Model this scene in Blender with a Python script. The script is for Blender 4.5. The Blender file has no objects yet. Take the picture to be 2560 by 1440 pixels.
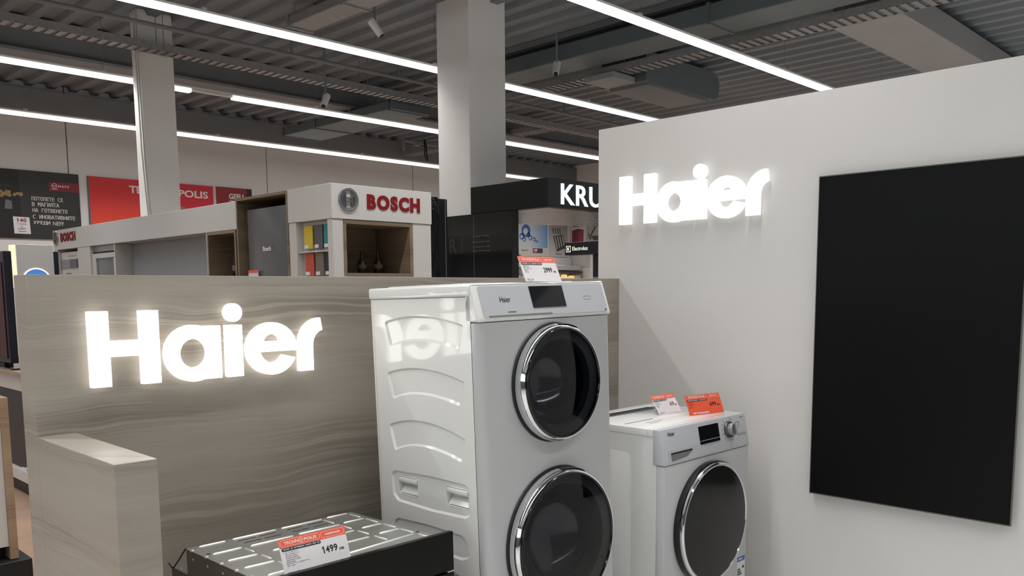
import bpy, bmesh, math, random
from mathutils import Vector, Matrix, Euler

random.seed(4)
PI = math.pi
sc = bpy.context.scene
COL = sc.collection

# ------------------------------------------------------------------ camera, world, exposure
cam_d = bpy.data.cameras.new('camera')
cam = bpy.data.objects.new('camera', cam_d)
COL.objects.link(cam)
cam_d.sensor_fit = 'HORIZONTAL'
cam_d.sensor_width = 36.0
cam_d.lens = 2119.14 / 2560 * 36.0
cam_d.shift_y = 240 / 2560            # the photograph is the upper part of a taller frame
cam_d.clip_start = 0.05
cam_d.clip_end = 100
right = Vector((0.70321682, -0.71093442, -0.00763879))
up = Vector((0.08351859, 0.07193271, 0.9939066))
fwd = Vector((0.70605294, 0.69956982, -0.10996054))
M = Matrix((right, up, -fwd)).transposed().to_4x4()
M.translation = Vector((0, 0, 1.5))
cam.matrix_world = M
sc.camera = cam

LED = 9.0            # underside of the ceiling strips
DOWN = 160.0          # watts of the downward lens row of each strip
SPREAD = 125          # its beam angle
SIGN = 4.5            # illuminated letters
SKY = 2.2             # daylight through the unseen window added on the left

W = bpy.data.worlds.new('world')
sc.world = W
W.use_nodes = True
W.node_tree.nodes['Background'].inputs[0].default_value = (0.9, 0.95, 1.0, 1)
W.node_tree.nodes['Background'].inputs[1].default_value = SKY

vs = sc.view_settings
vs.view_transform = 'Standard'
vs.look = 'None'
vs.gamma = 1
vs.use_curve_mapping = False
vs.exposure = 0.0
sc.cycles.max_bounces = 8
sc.cycles.use_denoising = True

# ------------------------------------------------------------------ materials
def srgb(r, g, b):
    f = lambda c: (c / 255 / 12.92) if c / 255 <= 0.04045 else ((c / 255 + 0.055) / 1.055) ** 2.4
    return (f(r), f(g), f(b), 1)

def mat(name, col, rough=0.5, metal=0.0, spec=0.5, coat=0.0, noise=0.0, nscale=40.0, bump=0.0, bscale=200.0):
    m = bpy.data.materials.new(name)
    m.use_nodes = True
    nt = m.node_tree
    p = nt.nodes['Principled BSDF']
    p.inputs['Base Color'].default_value = col
    p.inputs['Roughness'].default_value = rough
    p.inputs['Metallic'].default_value = metal
    p.inputs['Specular IOR Level'].default_value = spec
    if coat:
        p.inputs['Coat Weight'].default_value = coat
        p.inputs['Coat Roughness'].default_value = 0.05
    if noise or bump:
        tc = nt.nodes.new('ShaderNodeTexCoord')
    if noise:
        n = nt.nodes.new('ShaderNodeTexNoise')
        n.inputs['Scale'].default_value = nscale
        n.inputs['Detail'].default_value = 3
        nt.links.new(tc.outputs['Object'], n.inputs['Vector'])
        mx = nt.nodes.new('ShaderNodeMix')
        mx.data_type = 'RGBA'
        mx.inputs['A'].default_value = tuple(c * (1 - noise) for c in col[:3]) + (1,)
        mx.inputs['B'].default_value = tuple(min(1, c * (1 + noise)) for c in col[:3]) + (1,)
        nt.links.new(n.outputs['Fac'], mx.inputs['Factor'])
        nt.links.new(mx.outputs['Result'], p.inputs['Base Color'])
    if bump:
        n2 = nt.nodes.new('ShaderNodeTexNoise')
        n2.inputs['Scale'].default_value = bscale
        nt.links.new(tc.outputs['Object'], n2.inputs['Vector'])
        b = nt.nodes.new('ShaderNodeBump')
        b.inputs['Strength'].default_value = bump
        b.inputs['Distance'].default_value = 0.01
        nt.links.new(n2.outputs['Fac'], b.inputs['Height'])
        nt.links.new(b.outputs['Normal'], p.inputs['Normal'])
    return m

def emis(name, col, s):
    m = bpy.data.materials.new(name)
    m.use_nodes = True
    nt = m.node_tree
    nt.nodes.remove(nt.nodes['Principled BSDF'])
    e = nt.nodes.new('ShaderNodeEmission')
    e.inputs[0].default_value = col
    e.inputs[1].default_value = s
    nt.links.new(e.outputs[0], nt.nodes['Material Output'].inputs[0])
    return m

def wood(name, dark, mid, light, zs=14.0, us=0.9, rough=0.42, spec=0.4):
    """laminate with horizontal grain: runs along x and y, varies with height"""
    m = bpy.data.materials.new(name)
    m.use_nodes = True
    nt = m.node_tree
    L = nt.links.new
    p = nt.nodes['Principled BSDF']
    p.inputs['Roughness'].default_value = rough
    p.inputs['Specular IOR Level'].default_value = spec
    def math_(op, a, b):
        n = nt.nodes.new('ShaderNodeMath'); n.operation = op
        for i_, v in enumerate((a, b)):
            if isinstance(v, (int, float)): n.inputs[i_].default_value = v
            else: L(v, n.inputs[i_])
        return n.outputs[0]
    tc = nt.nodes.new('ShaderNodeTexCoord')
    sp = nt.nodes.new('ShaderNodeSeparateXYZ')
    L(tc.outputs['Object'], sp.inputs[0])
    u = math_('ADD', sp.outputs[0], math_('MULTIPLY', sp.outputs[1], 0.83))
    z = sp.outputs[2]
    def noise(uu, vv, detail=2, rough_=0.5):
        c = nt.nodes.new('ShaderNodeCombineXYZ'); L(uu, c.inputs[0]); L(vv, c.inputs[2])
        n = nt.nodes.new('ShaderNodeTexNoise'); n.inputs['Scale'].default_value = 1; n.inputs['Detail'].default_value = detail
        n.inputs['Roughness'].default_value = rough_
        L(c.outputs[0], n.inputs['Vector'])
        return n.outputs['Fac']
    def ramp(f, a, b, ca, cb):
        r = nt.nodes.new('ShaderNodeValToRGB'); e = r.color_ramp.elements
        e[0].position = a; e[0].color = ca; e[1].position = b; e[1].color = cb
        L(f, r.inputs[0]); return r
    k = zs / 14.0
    warp = math_('MULTIPLY', math_('SUBTRACT', noise(math_('MULTIPLY', u, 2.0 * us), math_('MULTIPLY', z, 5 * k), 2), 0.5), 0.10 / k)
    v = math_('ADD', z, warp)
    tone = ramp(noise(math_('MULTIPLY', u, 0.8 * us), math_('MULTIPLY', v, 7 * k), 3), 0.3, 0.7, dark, light)
    e = tone.color_ramp.elements.new(0.5); e.color = mid
    lines = ramp(noise(math_('MULTIPLY', u, 0.7 * us), math_('MULTIPLY', v, 95 * k), 2, 0.6), 0.44, 0.60, (0.70, 0.69, 0.67, 1), (1, 1, 1, 1))
    mask = ramp(noise(math_('MULTIPLY', u, 0.9 * us), math_('MULTIPLY', math_('ADD', v, 3.7), 6.5 * k), 1), 0.47, 0.64, (0.06, 0.06, 0.06, 1), (1, 1, 1, 1))
    fib = ramp(noise(math_('MULTIPLY', u, 9 * us), math_('MULTIPLY', z, 420 * k), 2), 0.3, 0.65, (0.91, 0.91, 0.90, 1), (1.0, 1.0, 1.0, 1))
    def mul(fac, A_, B_):
        mx = nt.nodes.new('ShaderNodeMix'); mx.data_type = 'RGBA'; mx.blend_type = 'MULTIPLY'
        if fac is None: mx.inputs['Factor'].default_value = 1
        else: L(fac, mx.inputs['Factor'])
        L(A_, mx.inputs['A']); L(B_, mx.inputs['B']); return mx.outputs['Result']
    c = mul(mask.outputs[0], tone.outputs[0], lines.outputs[0])
    L(mul(None, c, fib.outputs[0]), p.inputs['Base Color'])
    return m

def glass(name, tint, refl=(1, 1, 1, 1), rough=0.02, ior=1.5):
    m = bpy.data.materials.new(name)
    m.use_nodes = True
    nt = m.node_tree
    nt.nodes.remove(nt.nodes['Principled BSDF'])
    t = nt.nodes.new('ShaderNodeBsdfTransparent'); t.inputs[0].default_value = tint
    g = nt.nodes.new('ShaderNodeBsdfGlossy'); g.inputs[0].default_value = refl; g.inputs['Roughness'].default_value = rough
    f = nt.nodes.new('ShaderNodeFresnel'); f.inputs[0].default_value = ior
    mx = nt.nodes.new('ShaderNodeMixShader')
    nt.links.new(f.outputs[0], mx.inputs[0]); nt.links.new(t.outputs[0], mx.inputs[1]); nt.links.new(g.outputs[0], mx.inputs[2])
    nt.links.new(mx.outputs[0], nt.nodes['Material Output'].inputs[0])
    return m

def gradient_print(name, c0, c1, axis, a, b):
    m = bpy.data.materials.new(name); m.use_nodes = True
    nt = m.node_tree
    p = nt.nodes['Principled BSDF']; p.inputs['Roughness'].default_value = 0.5
    tc = nt.nodes.new('ShaderNodeTexCoord'); sp = nt.nodes.new('ShaderNodeSeparateXYZ')
    nt.links.new(tc.outputs['Object'], sp.inputs[0])
    mr = nt.nodes.new('ShaderNodeMapRange'); mr.inputs['From Min'].default_value = a; mr.inputs['From Max'].default_value = b
    nt.links.new(sp.outputs[axis], mr.inputs[0])
    mx = nt.nodes.new('ShaderNodeMix'); mx.data_type = 'RGBA'
    mx.inputs['A'].default_value = c0; mx.inputs['B'].default_value = c1
    nt.links.new(mr.outputs[0], mx.inputs['Factor']); nt.links.new(mx.outputs['Result'], p.inputs['Base Color'])
    return m

WALL = mat('white_wall_paint', (0.68, 0.665, 0.645, 1), 0.6, noise=0.02, nscale=3)
WALLB = mat('back_wall_sheet', (0.66, 0.65, 0.65, 1), 0.6, noise=0.03, nscale=2)
WALLD = mat('grey_rear_wall', (0.16, 0.155, 0.15, 1), 0.7, noise=0.3, nscale=1.2)
LAM = mat('white_laminate', (0.54, 0.53, 0.515, 1), 0.35, spec=0.4)
COLM = mat('column_paint', (0.74, 0.725, 0.70, 1), 0.6, noise=0.02, nscale=4)
CEIL = mat('dark_ceiling_paint', (0.185, 0.205, 0.225, 1), 0.7, noise=0.12, nscale=1.5)
CEILB = mat('dark_steel_beam', (0.17, 0.178, 0.188, 1), 0.65, noise=0.15, nscale=3)
BEAMW = mat('grey_painted_beam', (0.27, 0.27, 0.27, 1), 0.6, noise=0.08, nscale=3)
TRAY = mat('galvanised_tray', (0.25, 0.25, 0.25, 1), 0.5, 0.3, noise=0.3, nscale=25)
DUCT = mat('dark_teal_duct', (0.10, 0.125, 0.13, 1), 0.5, noise=0.1, nscale=5)
TILE = mat('light_aisle_floor', (0.66, 0.65, 0.63, 1), 0.3, noise=0.05, nscale=3)
FLOOR = mat('brown_shop_floor', (0.34, 0.23, 0.16, 1), 0.4, noise=0.25, nscale=6)
WOOD = wood('grey_brown_laminate', (0.285, 0.255, 0.213, 1), (0.33, 0.298, 0.255, 1), (0.37, 0.34, 0.298, 1))
WOODN = wood('brown_niche_laminate', (0.16, 0.12, 0.08, 1), (0.22, 0.165, 0.11, 1), (0.27, 0.21, 0.15, 1))
WOODC = wood('tan_counter_board', (0.28, 0.19, 0.12, 1), (0.34, 0.24, 0.16, 1), (0.4, 0.29, 0.2, 1))
BLKG = mat('black_gloss', (0.006, 0.007, 0.008, 1), 0.08, spec=0.5)
OVENG = mat('black_oven_glass', (0.006, 0.006, 0.006, 1), 0.2, spec=0.14)
BLKW = mat('black_gloss_wavy', (0.006, 0.007, 0.008, 1), 0.05, spec=0.5, bump=0.25, bscale=14)
BLKM = mat('black_matt', (0.012, 0.012, 0.013, 1), 0.5, spec=0.35)
BLKF = mat('black_fascia', (0.010, 0.012, 0.012, 1), 0.4, spec=0.2)
SCREEN = mat('black_screen', (0.005, 0.005, 0.005, 1), 0.35, spec=0.12)
BEZEL = mat('bronze_bezel', (0.12, 0.11, 0.10, 1), 0.35, 0.6)
NAVY = mat('dark_navy', (0.016, 0.018, 0.027, 1), 0.4, spec=0.2)
MAROON = mat('dark_maroon_picture', (0.045, 0.010, 0.014, 1), 0.4, spec=0.12)
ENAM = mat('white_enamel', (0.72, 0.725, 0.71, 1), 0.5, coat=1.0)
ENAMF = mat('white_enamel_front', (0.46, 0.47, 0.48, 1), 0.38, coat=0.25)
CTRL = mat('control_panel_plastic', (0.44, 0.455, 0.485, 1), 0.35, coat=0.2)
GREYP = mat('grey_plastic', (0.16, 0.165, 0.17, 1), 0.4)
CHROME = mat('chrome', (0.75, 0.76, 0.77, 1), 0.07, 1.0)
KNOBM = mat('brushed_knob', (0.55, 0.56, 0.57, 1), 0.28, 0.9)
STEEL = mat('galvanised_steel', (0.50, 0.51, 0.49, 1), 0.38, 0.9, noise=0.16, nscale=9)
STEELD = mat('dull_steel_side', (0.20, 0.19, 0.17, 1), 0.5, 0.6, noise=0.1, nscale=8)
RIBM = mat('pale_embossing', (0.92, 0.92, 0.90, 1), 0.42, 0.85)  # embossing paler than the sheet around it
GLASSD = glass('smoked_door_glass', (0.6, 0.62, 0.66, 1), ior=1.33)
PANE = glass('window_glass', (0.93, 0.95, 0.94, 1))
BOWL = mat('inner_bowl_glass', (0.006, 0.008, 0.020, 1), 0.11, spec=0.8)
DRUM = mat('drum_rim', (0.05, 0.055, 0.06, 1), 0.35)
DGLASS = mat('black_door_glass', (0.012, 0.012, 0.012, 1), 0.16, spec=0.3)
LEDM = emis('led_diffuser', (1.0, 0.985, 0.97, 1), LED)
LEDS = emis('led_diffuser_side', (1.0, 0.985, 0.97, 1), 1.8)
LEDOFF = mat('led_diffuser_off', (0.7, 0.7, 0.68, 1), 0.4)
SIGNM = emis('sign_letter_face', (1.0, 0.965, 0.91, 1), SIGN)
SIGNW = emis('sign_letter_face_cool', (1.0, 0.985, 0.96, 1), SIGN * 0.8)
SIGNS = emis('sign_letter_return', (1.0, 0.95, 0.87, 1), 2.4)
SIGNSW = emis('sign_letter_return_cool', (1.0, 0.98, 0.95, 1), 1.1)
KRUM = emis('white_lit_letter', (0.93, 0.97, 1.0, 1), 1.1)
ELUX = emis('pale_lit_letter', (0.9, 0.93, 0.72, 1), 0.85)
EDGE = emis('warm_lit_edge', (1.0, 0.9, 0.6, 1), 1.1)
RINGL = emis('lit_ring', (1.0, 0.95, 0.85, 1), 1.2)
BLUEL = emis('blue_lit_disc', (0.10, 0.28, 0.72, 1), 0.8)
AMBER = emis('warm_lamp_glow', (1.0, 0.62, 0.25, 1), 1.0)
PINKL = emis('pink_under_shelf_light', (1.0, 0.55, 0.45, 1), 0.8)
ORANGE = mat('orange_red_card', srgb(226, 92, 68), 0.5)
PROMO = mat('orange_promo_card', srgb(228, 88, 55), 0.5)
CARD = mat('white_card', (0.68, 0.66, 0.68, 1), 0.4)
INK = mat('black_ink', (0.012, 0.012, 0.012, 1), 0.5)
GINK = mat('grey_ink', (0.16, 0.15, 0.16, 1), 0.5)
RINK = mat('dark_red_ink', (0.20, 0.045, 0.025, 1), 0.5)
WINK = mat('white_ink', (0.75, 0.74, 0.73, 1), 0.5)
POSTD = mat('charcoal_print', (0.026, 0.026, 0.025, 1), 0.5, noise=0.15, nscale=2)
POSTK = mat('near_black_print', (0.012, 0.012, 0.012, 1), 0.5)
CHALK = mat('chalk_print', (0.58, 0.58, 0.55, 1), 0.6)
NEFFR = mat('wine_red_print', srgb(128, 30, 48), 0.5)
GOLD = mat('golden_food_print', srgb(150, 125, 75), 0.5, noise=0.5, nscale=20)
REDP = gradient_print('red_poster_print', srgb(232, 80, 54), srgb(205, 46, 50), 2, 0.1, 0.6)
REDP2 = mat('crimson_print', srgb(196, 38, 54), 0.5)
REDP3 = mat('dark_red_print', srgb(140, 34, 42), 0.5)
BOSCHR = mat('red_letter', srgb(122, 27, 33), 0.5, spec=0.15)
BADGE = mat('metal_badge', (0.36, 0.36, 0.37, 1), 0.3, 0.9)
BADGED = mat('badge_dark_grey', (0.10, 0.10, 0.11, 1), 0.4)  # dark grey of the emblem's groove and arcs
YEL = mat('yellow_sample', srgb(205, 178, 50), 0.4)
SGRY = mat('grey_sample', srgb(84, 84, 86), 0.4)
TEAL = mat('teal_sample', srgb(38, 128, 128), 0.4)
SRED = mat('brick_red_sample', srgb(185, 82, 62), 0.4)
TAUP = mat('taupe_sample', srgb(112, 105, 94), 0.4)
SBLK = mat('black_sample', srgb(46, 47, 50), 0.4)
FRIDGE = mat('grey_glass_door', (0.10, 0.10, 0.105, 1), 0.25)
RECESS = mat('grey_recess_paint', (0.33, 0.34, 0.345, 1), 0.5)
GREYG = mat('grey_screen', (0.15, 0.155, 0.165, 1), 0.25)
PBLUE = gradient_print('blue_sky_print', (0.50, 0.54, 0.55, 1), (0.08, 0.27, 0.60, 1), 0, 0.15, 0.75)
PGREY = gradient_print('grey_studio_print', (0.56, 0.55, 0.53, 1), (0.30, 0.29, 0.28, 1), 2, 0.0, 0.7)
PLIGHT = mat('pale_print', (0.55, 0.54, 0.52, 1), 0.5)
BLUEP = mat('blue_drop_print', srgb(58, 104, 168), 0.4, noise=0.5, nscale=12)
WINE = mat('wine_box_print', srgb(150, 62, 78), 0.5)
WINED = mat('wine_box_side_print', srgb(118, 45, 62), 0.5)
DKP = mat('dark_grey_print', (0.06, 0.06, 0.06, 1), 0.5)
SILV = mat('blade_print', (0.55, 0.55, 0.55, 1), 0.4)
BOTG = mat('dark_green_glass', (0.03, 0.035, 0.018, 1), 0.15)
BOTR = mat('dark_red_glass', (0.05, 0.016, 0.012, 1), 0.15)
JARM = mat('jar_glass_grey', (0.22, 0.215, 0.21, 1), 0.15, noise=0.6, nscale=30)
SAFE = mat('energy_blue', srgb(62, 98, 170), 0.5)
GREENL = mat('energy_green', srgb(60, 100, 80), 0.5)
CABLE = mat('white_cable', (0.45, 0.44, 0.43, 1), 0.5)
WIRE = mat('steel_wire', (0.2, 0.2, 0.2, 1), 0.5, 0.4)
MIRROR = mat('mirror_soffit', (0.055, 0.055, 0.058, 1), 0.05, 1.0, bump=1.0, bscale=22)

# ------------------------------------------------------------------ mesh helpers
class B:
    def __init__(s):
        s.bm = bmesh.new()
    def add(s, other, T=None):
        me = bpy.data.meshes.new('t'); other.to_mesh(me); other.free()
        if T is not None: me.transform(T)
        s.bm.from_mesh(me); bpy.data.meshes.remove(me)
        return s
    def box(s, x0, x1, y0, y1, z0, z1, bev=0.0, seg=2):
        t = bmesh.new()
        bmesh.ops.create_cube(t, size=1)
        for v in t.verts:
            v.co = ((x0 + x1) / 2 + v.co.x * (x1 - x0), (y0 + y1) / 2 + v.co.y * (y1 - y0), (z0 + z1) / 2 + v.co.z * (z1 - z0))
        if bev:
            bmesh.ops.bevel(t, geom=t.edges[:], offset=bev, segments=seg, profile=0.5, affect='EDGES')
        return s.add(t)
    def prism(s, pts, axis, a, b, bev=0.0, seg=2):
        """extrude a 2D polygon along an axis; pts are the two other coordinates in xyz order"""
        t = bmesh.new()
        def mk(u, v, w):
            return {'x': (w, u, v), 'y': (u, w, v), 'z': (u, v, w)}[axis]
        lo = [t.verts.new(mk(u, v, a)) for u, v in pts]
        hi = [t.verts.new(mk(u, v, b)) for u, v in pts]
        n = len(pts)
        t.faces.new(lo[::-1]); t.faces.new(hi)
        for i in range(n):
            t.faces.new((lo[i], lo[(i + 1) % n], hi[(i + 1) % n], hi[i]))
        bmesh.ops.recalc_face_normals(t, faces=t.faces[:])
        if bev:
            bmesh.ops.bevel(t, geom=t.edges[:], offset=bev, segments=seg, profile=0.5, affect='EDGES')
        return s.add(t)
    def tube(s, path, r, seg=8, closed=False):
        t = bmesh.new()
        P = [Vector(p) for p in path]; rings = []
        n = len(P); prev = None
        for i, p in enumerate(P):
            if closed: d = P[(i + 1) % n] - P[i - 1]
            else: d = P[min(i + 1, n - 1)] - P[max(i - 1, 0)]
            d.normalize()
            if prev is None:
                u = d.orthogonal().normalized()
            else:
                u = (prev - d * prev.dot(d)).normalized()
            prev = u; v = d.cross(u)
            rr = r[i] if isinstance(r, (list, tuple)) else r
            rings.append([t.verts.new(p + (u * math.cos(2 * PI * k / seg) + v * math.sin(2 * PI * k / seg)) * rr) for k in range(seg)])
        m = n if closed else n - 1
        for i in range(m):
            a, b = rings[i], rings[(i + 1) % n]
            for k in range(seg):
                t.faces.new((a[k], a[(k + 1) % seg], b[(k + 1) % seg], b[k]))
        if not closed:
            t.faces.new(rings[0][::-1]); t.faces.new(rings[-1])
        bmesh.ops.recalc_face_normals(t, faces=t.faces[:])
        return s.add(t)
    def lathe(s, prof, c, axis, seg=48):
        """prof: list of (radius, height along axis); axis a direction"""
        t = bmesh.new()
        d = Vector(axis).normalized(); u = d.orthogonal().normalized(); v = d.cross(u); c = Vector(c)
        rings = []
        for r, h in prof:
            if r < 1e-6: rings.append([t.verts.new(c + d * h)])
            else: rings.append([t.verts.new(c + d * h + (u * math.cos(2 * PI * k / seg) + v * math.sin(2 * PI * k / seg)) * r) for k in range(seg)])
        for a, b in zip(rings, rings[1:]):
            for k in range(seg):
                k2 = (k + 1) % seg
                if len(a) == 1 and len(b) == 1: continue
                if len(a) == 1: t.faces.new((a[0], b[k2], b[k]))
                elif len(b) == 1: t.faces.new((a[k], a[k2], b[0]))
                else: t.faces.new((a[k], a[k2], b[k2], b[k]))
        bmesh.ops.recalc_face_normals(t, faces=t.faces[:])
        return s.add(t)
    def quad(s, *p):
        s.bm.faces.new([s.bm.verts.new(q) for q in p]); return s
    def mesh(s, name):
        me = bpy.data.meshes.new(name); s.bm.to_mesh(me); s.bm.free(); return me

def smooth_by_angle(me, ang=0.6):
    bm = bmesh.new(); bm.from_mesh(me)
    for f in bm.faces: f.smooth = True
    for e in bm.edges:
        if len(e.link_faces) == 2 and e.calc_face_angle(0) > ang: e.smooth = False
    bm.to_mesh(me); bm.free()

def obj(name, b, m, parent=None, smooth=True, label=None, stuff=False):
    me = b.mesh(name) if isinstance(b, B) else b
    if smooth: smooth_by_angle(me)
    me.materials.clear(); me.materials.append(m)
    o = bpy.data.objects.new(name, me); COL.objects.link(o)
    if parent is not None:
        o.parent = parent
        if parent.get('rel') is not None:
            pass
    if label: o['label'] = label
    if stuff: o['kind'] = 'stuff'
    return o

def thing(name, label, cat, loc=(0, 0, 0), rot=(0, 0, 0), group=None):
    o = bpy.data.objects.new(name, None); COL.objects.link(o)
    o.empty_display_size = 0.1
    o.location = loc; o.rotation_euler = rot
    o['label'] = label; o['category'] = cat
    if group: o['group'] = group
    return o

def tag(o, label, cat, group=None):
    o['label'] = label; o['category'] = cat
    if group: o['group'] = group
    return o

def struct(o):
    o['kind'] = 'structure'; return o

# things built in world coordinates hang from an empty placed at their base: shift mesh into local space
def wobj(name, b, m, parent, **k):
    me = b.mesh(name) if isinstance(b, B) else b
    me.transform(Matrix.Translation(-Vector(parent.location)))
    return obj(name, me, m, parent, **k)
def sub(name, b, m, part, root, **k):
    """sub-part: the part sits at its root's origin, so the same shift applies"""
    me = b.mesh(name) if isinstance(b, B) else b
    me.transform(Matrix.Translation(-Vector(root.location)))
    return obj(name, me, m, part, **k)

def flat(polys, depth=0.0, offset=0.0, bevel=0.0):
    """filled 2D shape (first poly outlines, others holes by even-odd) -> mesh in xy, extruded +-depth in z"""
    c = bpy.data.curves.new('c', 'CURVE'); c.dimensions = '2D'; c.fill_mode = 'BOTH'
    c.extrude = depth; c.offset = offset; c.bevel_depth = bevel
    for p in polys:
        s = c.splines.new('POLY'); s.points.add(len(p) - 1)
        for q, (x, y) in zip(s.points, p): q.co = (x, y, 0, 1)
        s.use_cyclic_u = True
    o = bpy.data.objects.new('c', c)
    me = bpy.data.meshes.new_from_object(o)
    bpy.data.objects.remove(o); bpy.data.curves.remove(c)
    return me

CYR = None
try:                                   # the Cyrillic face that ships with Blender; without it Blender picks its own fallback
    CYR = bpy.data.fonts.load(bpy.utils.system_resource('DATAFILES') + '/fonts/DejaVuSansMono.woff2')
except Exception:
    CYR = None
def text_mesh(body, width=None, height=None, depth=0.0004, offset=0.0, spacing=1.0, res=3):
    c = bpy.data.curves.new('t', 'FONT'); c.body = body
    if CYR and any(ord(ch) > 1023 for ch in body): c.font = CYR; spacing *= 0.93
    c.size = 1; c.extrude = 0.01; c.offset = offset
    c.resolution_u = res; c.space_character = spacing
    o = bpy.data.objects.new('t', c)
    me = bpy.data.meshes.new_from_object(o)
    bpy.data.objects.remove(o); bpy.data.curves.remove(c)
    xs = [v.co.x for v in me.vertices]; ys = [v.co.y for v in me.vertices]
    if not xs: return me
    x0, x1, y0, y1 = min(xs), max(xs), min(ys), max(ys)
    sx = width / (x1 - x0) if width else None
    sy = height / (y1 - y0) if height else None
    sx = sx or sy; sy = sy or sx
    for v in me.vertices:
        v.co = ((v.co.x - x0) * sx, (v.co.y - y0) * sy, v.co.z / 0.01 * depth)
    return me

def figures(num, width, height, depth=0.0001):
    """bold price figures; the 1 gets a flag like the printed ones"""
    b = B(); n = len(num); cell = width / n
    for i_, ch in enumerate(num):
        if ch == '1':
            me = flat([[(.40, 0), (.70, 0), (.70, 1), (.48, 1), (.12, .80), (.12, .62), (.40, .76)]], depth)
            me.transform(Matrix.Diagonal((cell * .9, height, 1, 1)))
        else: me = text_mesh(ch, cell * .88, height, depth, 0.022)
        me.transform(Matrix.Translation((i_ * cell, 0, 0))); b.bm.from_mesh(me); bpy.data.meshes.remove(me)
    return b.mesh('figures')

def place(me, O, U, V, N=None):
    U = Vector(U).normalized(); V = Vector(V).normalized(); N = Vector(N) if N else U.cross(V)
    T = Matrix((U, V, N)).transposed().to_4x4(); T.translation = Vector(O)
    me.transform(T); return me

def circ(cx, cy, rx, ry=None, n=40, a0=0, a1=2 * PI, end=False):
    ry = ry or rx
    k = n if not end else n - 1
    return [(cx + rx * math.cos(a0 + (a1 - a0) * i / k), cy + ry * math.sin(a0 + (a1 - a0) * i / k)) for i in range(n)]

def rrect(x0, y0, x1, y1, r, n=5):
    p = []
    for cx, cy, a in ((x1 - r, y1 - r, 0), (x0 + r, y1 - r, PI / 2), (x0 + r, y0 + r, PI), (x1 - r, y0 + r, 1.5 * PI)):
        p += [(cx + r * math.cos(a + PI / 2 * i / n), cy + r * math.sin(a + PI / 2 * i / n)) for i in range(n + 1)]
    return p

def frame_bars(b, y0, y1, z0, z1, x0, x1, t, plane):
    """picture frame of four bars; plane 'x' (faces -x) or 'y'"""
    if plane == 'x':
        b.box(x0, x1, y0, y1, z1 - t, z1).box(x0, x1, y0, y1, z0, z0 + t).box(x0, x1, y0, y0 + t, z0 + t, z1 - t).box(x0, x1, y1 - t, y1, z0 + t, z1 - t)
    return b

# ================================================================== the setting
FX0, FX1, FY0, FY1, ZC = -6.5, 14.5, -6.5, 12.5, 4.25
struct(obj('floor', B().box(FX0 - .2, FX1 + .2, FY0 - .2, FY1 + .2, -0.1, 0), TILE))
struct(obj('trim_3', B().box(FX0, FX1, 3.2, FY1, 0.0, 0.003), FLOOR)).name = 'floor_laminate'
ceil = struct(obj('ceiling', B().box(FX0 - .2, FX1 + .2, FY0 - .2, FY1 + .2, ZC, ZC + 0.1), CEIL))
ribm = B().prism([(-0.07, 0), (0.07, 0), (0.045, -0.05), (-0.045, -0.05)], 'y', FY0, FY1).mesh('rib')
ribm.materials.append(CEIL)
k = 0
x = FX0 + 0.2
while x < FX1:
    r = bpy.data.objects.new('rib', ribm); COL.objects.link(r); r.location = (x, 0, ZC); r.parent = ceil
    x += 0.27
wb = struct(obj('wall_back', B().box(FX0 - .2, FX1 + .2, FY1 + 0.03, FY1 + 0.2, 0, ZC), BLKM))
xe = [4.12 + 2.97 * i for i in range(-4, 5)]
for a in xe[:-1]:
    wobj('wall_panel', B().box(max(a, FX0) + 0.006, min(a + 2.97, FX1) - 0.006, FY1, FY1 + 0.03, 0, ZC, 0.004, 1), WALLB, wb)
struct(obj('trim_1', B().box(FX0, FX1, FY1 - 0.18, FY1, 3.86, 4.13), CEILB))
struct(obj('wall_right', B().box(FX1, FX1 + .2, FY0 - .2, FY1, 0, ZC), WALLB))
WY0, WY1, WZ0, WZ1 = -5.6, 7.4, 1.8, 3.8
struct(obj('wall_left', B().box(FX0 - .2, FX0, FY0 - .2, WY0, 0, ZC).box(FX0 - .2, FX0, WY1, FY1, 0, ZC).box(FX0 - .2, FX0, WY0, WY1, 0, WZ0).box(FX0 - .2, FX0, WY0, WY1, WZ1, ZC), WALLD))
wn = struct(obj('added_window', B().box(FX0 - .14, FX0 - .06, WY0, WY1, WZ0, WZ0 + .06).box(FX0 - .14, FX0 - .06, WY0, WY1, WZ1 - .06, WZ1).box(FX0 - .14, FX0 - .06, WY0, WY0 + .06, WZ0, WZ1).box(FX0 - .14, FX0 - .06, WY1 - .06, WY1, WZ0, WZ1), GREYP))  # unseen window, added to brighten the left-facing surfaces
for k in range(1, 6): obj('added_mullion', B().box(FX0 - .13, FX0 - .07, WY0 + (WY1 - WY0) * k / 6 - .03, WY0 + (WY1 - WY0) * k / 6 + .03, WZ0, WZ1), GREYP, wn)
for k in range(6): obj('pane', B().box(FX0 - .105, FX0 - .095, WY0 + (WY1 - WY0) * k / 6 + .03, WY0 + (WY1 - WY0) * (k + 1) / 6 - .03, WZ0 + .06, WZ1 - .06), PANE, wn)
struct(obj('wall_front', B().box(FX0, FX1, FY0 - .2, FY0, 0, ZC), WALLD))

# ------------------------------------------------------------------ columns
c = thing('square_column', 'thick white square column between the red-lettered kiosk and the black kiosk', 'column', (5.76, 6.23, 0))
wobj('shaft', B().box(5.52, 6.0, 6.0, 6.456, 0, ZC, 0.006, 1), COLM, c)
wobj('base_plate', B().box(5.521, 5.999, 6.0005, 6.455, 0, 0.02), COLM, c)
c = thing('square_column', 'slimmer white column at the left with a white cable running down it', 'column', (3.72, 8.7, 0))
wobj('shaft', B().box(3.552, 3.888, 8.6, 8.79, 0, ZC, 0.004, 1), COLM, c)
wobj('base_plate', B().box(3.54, 3.90, 8.585, 8.80, 0, 0.08), COLM, c)

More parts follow.
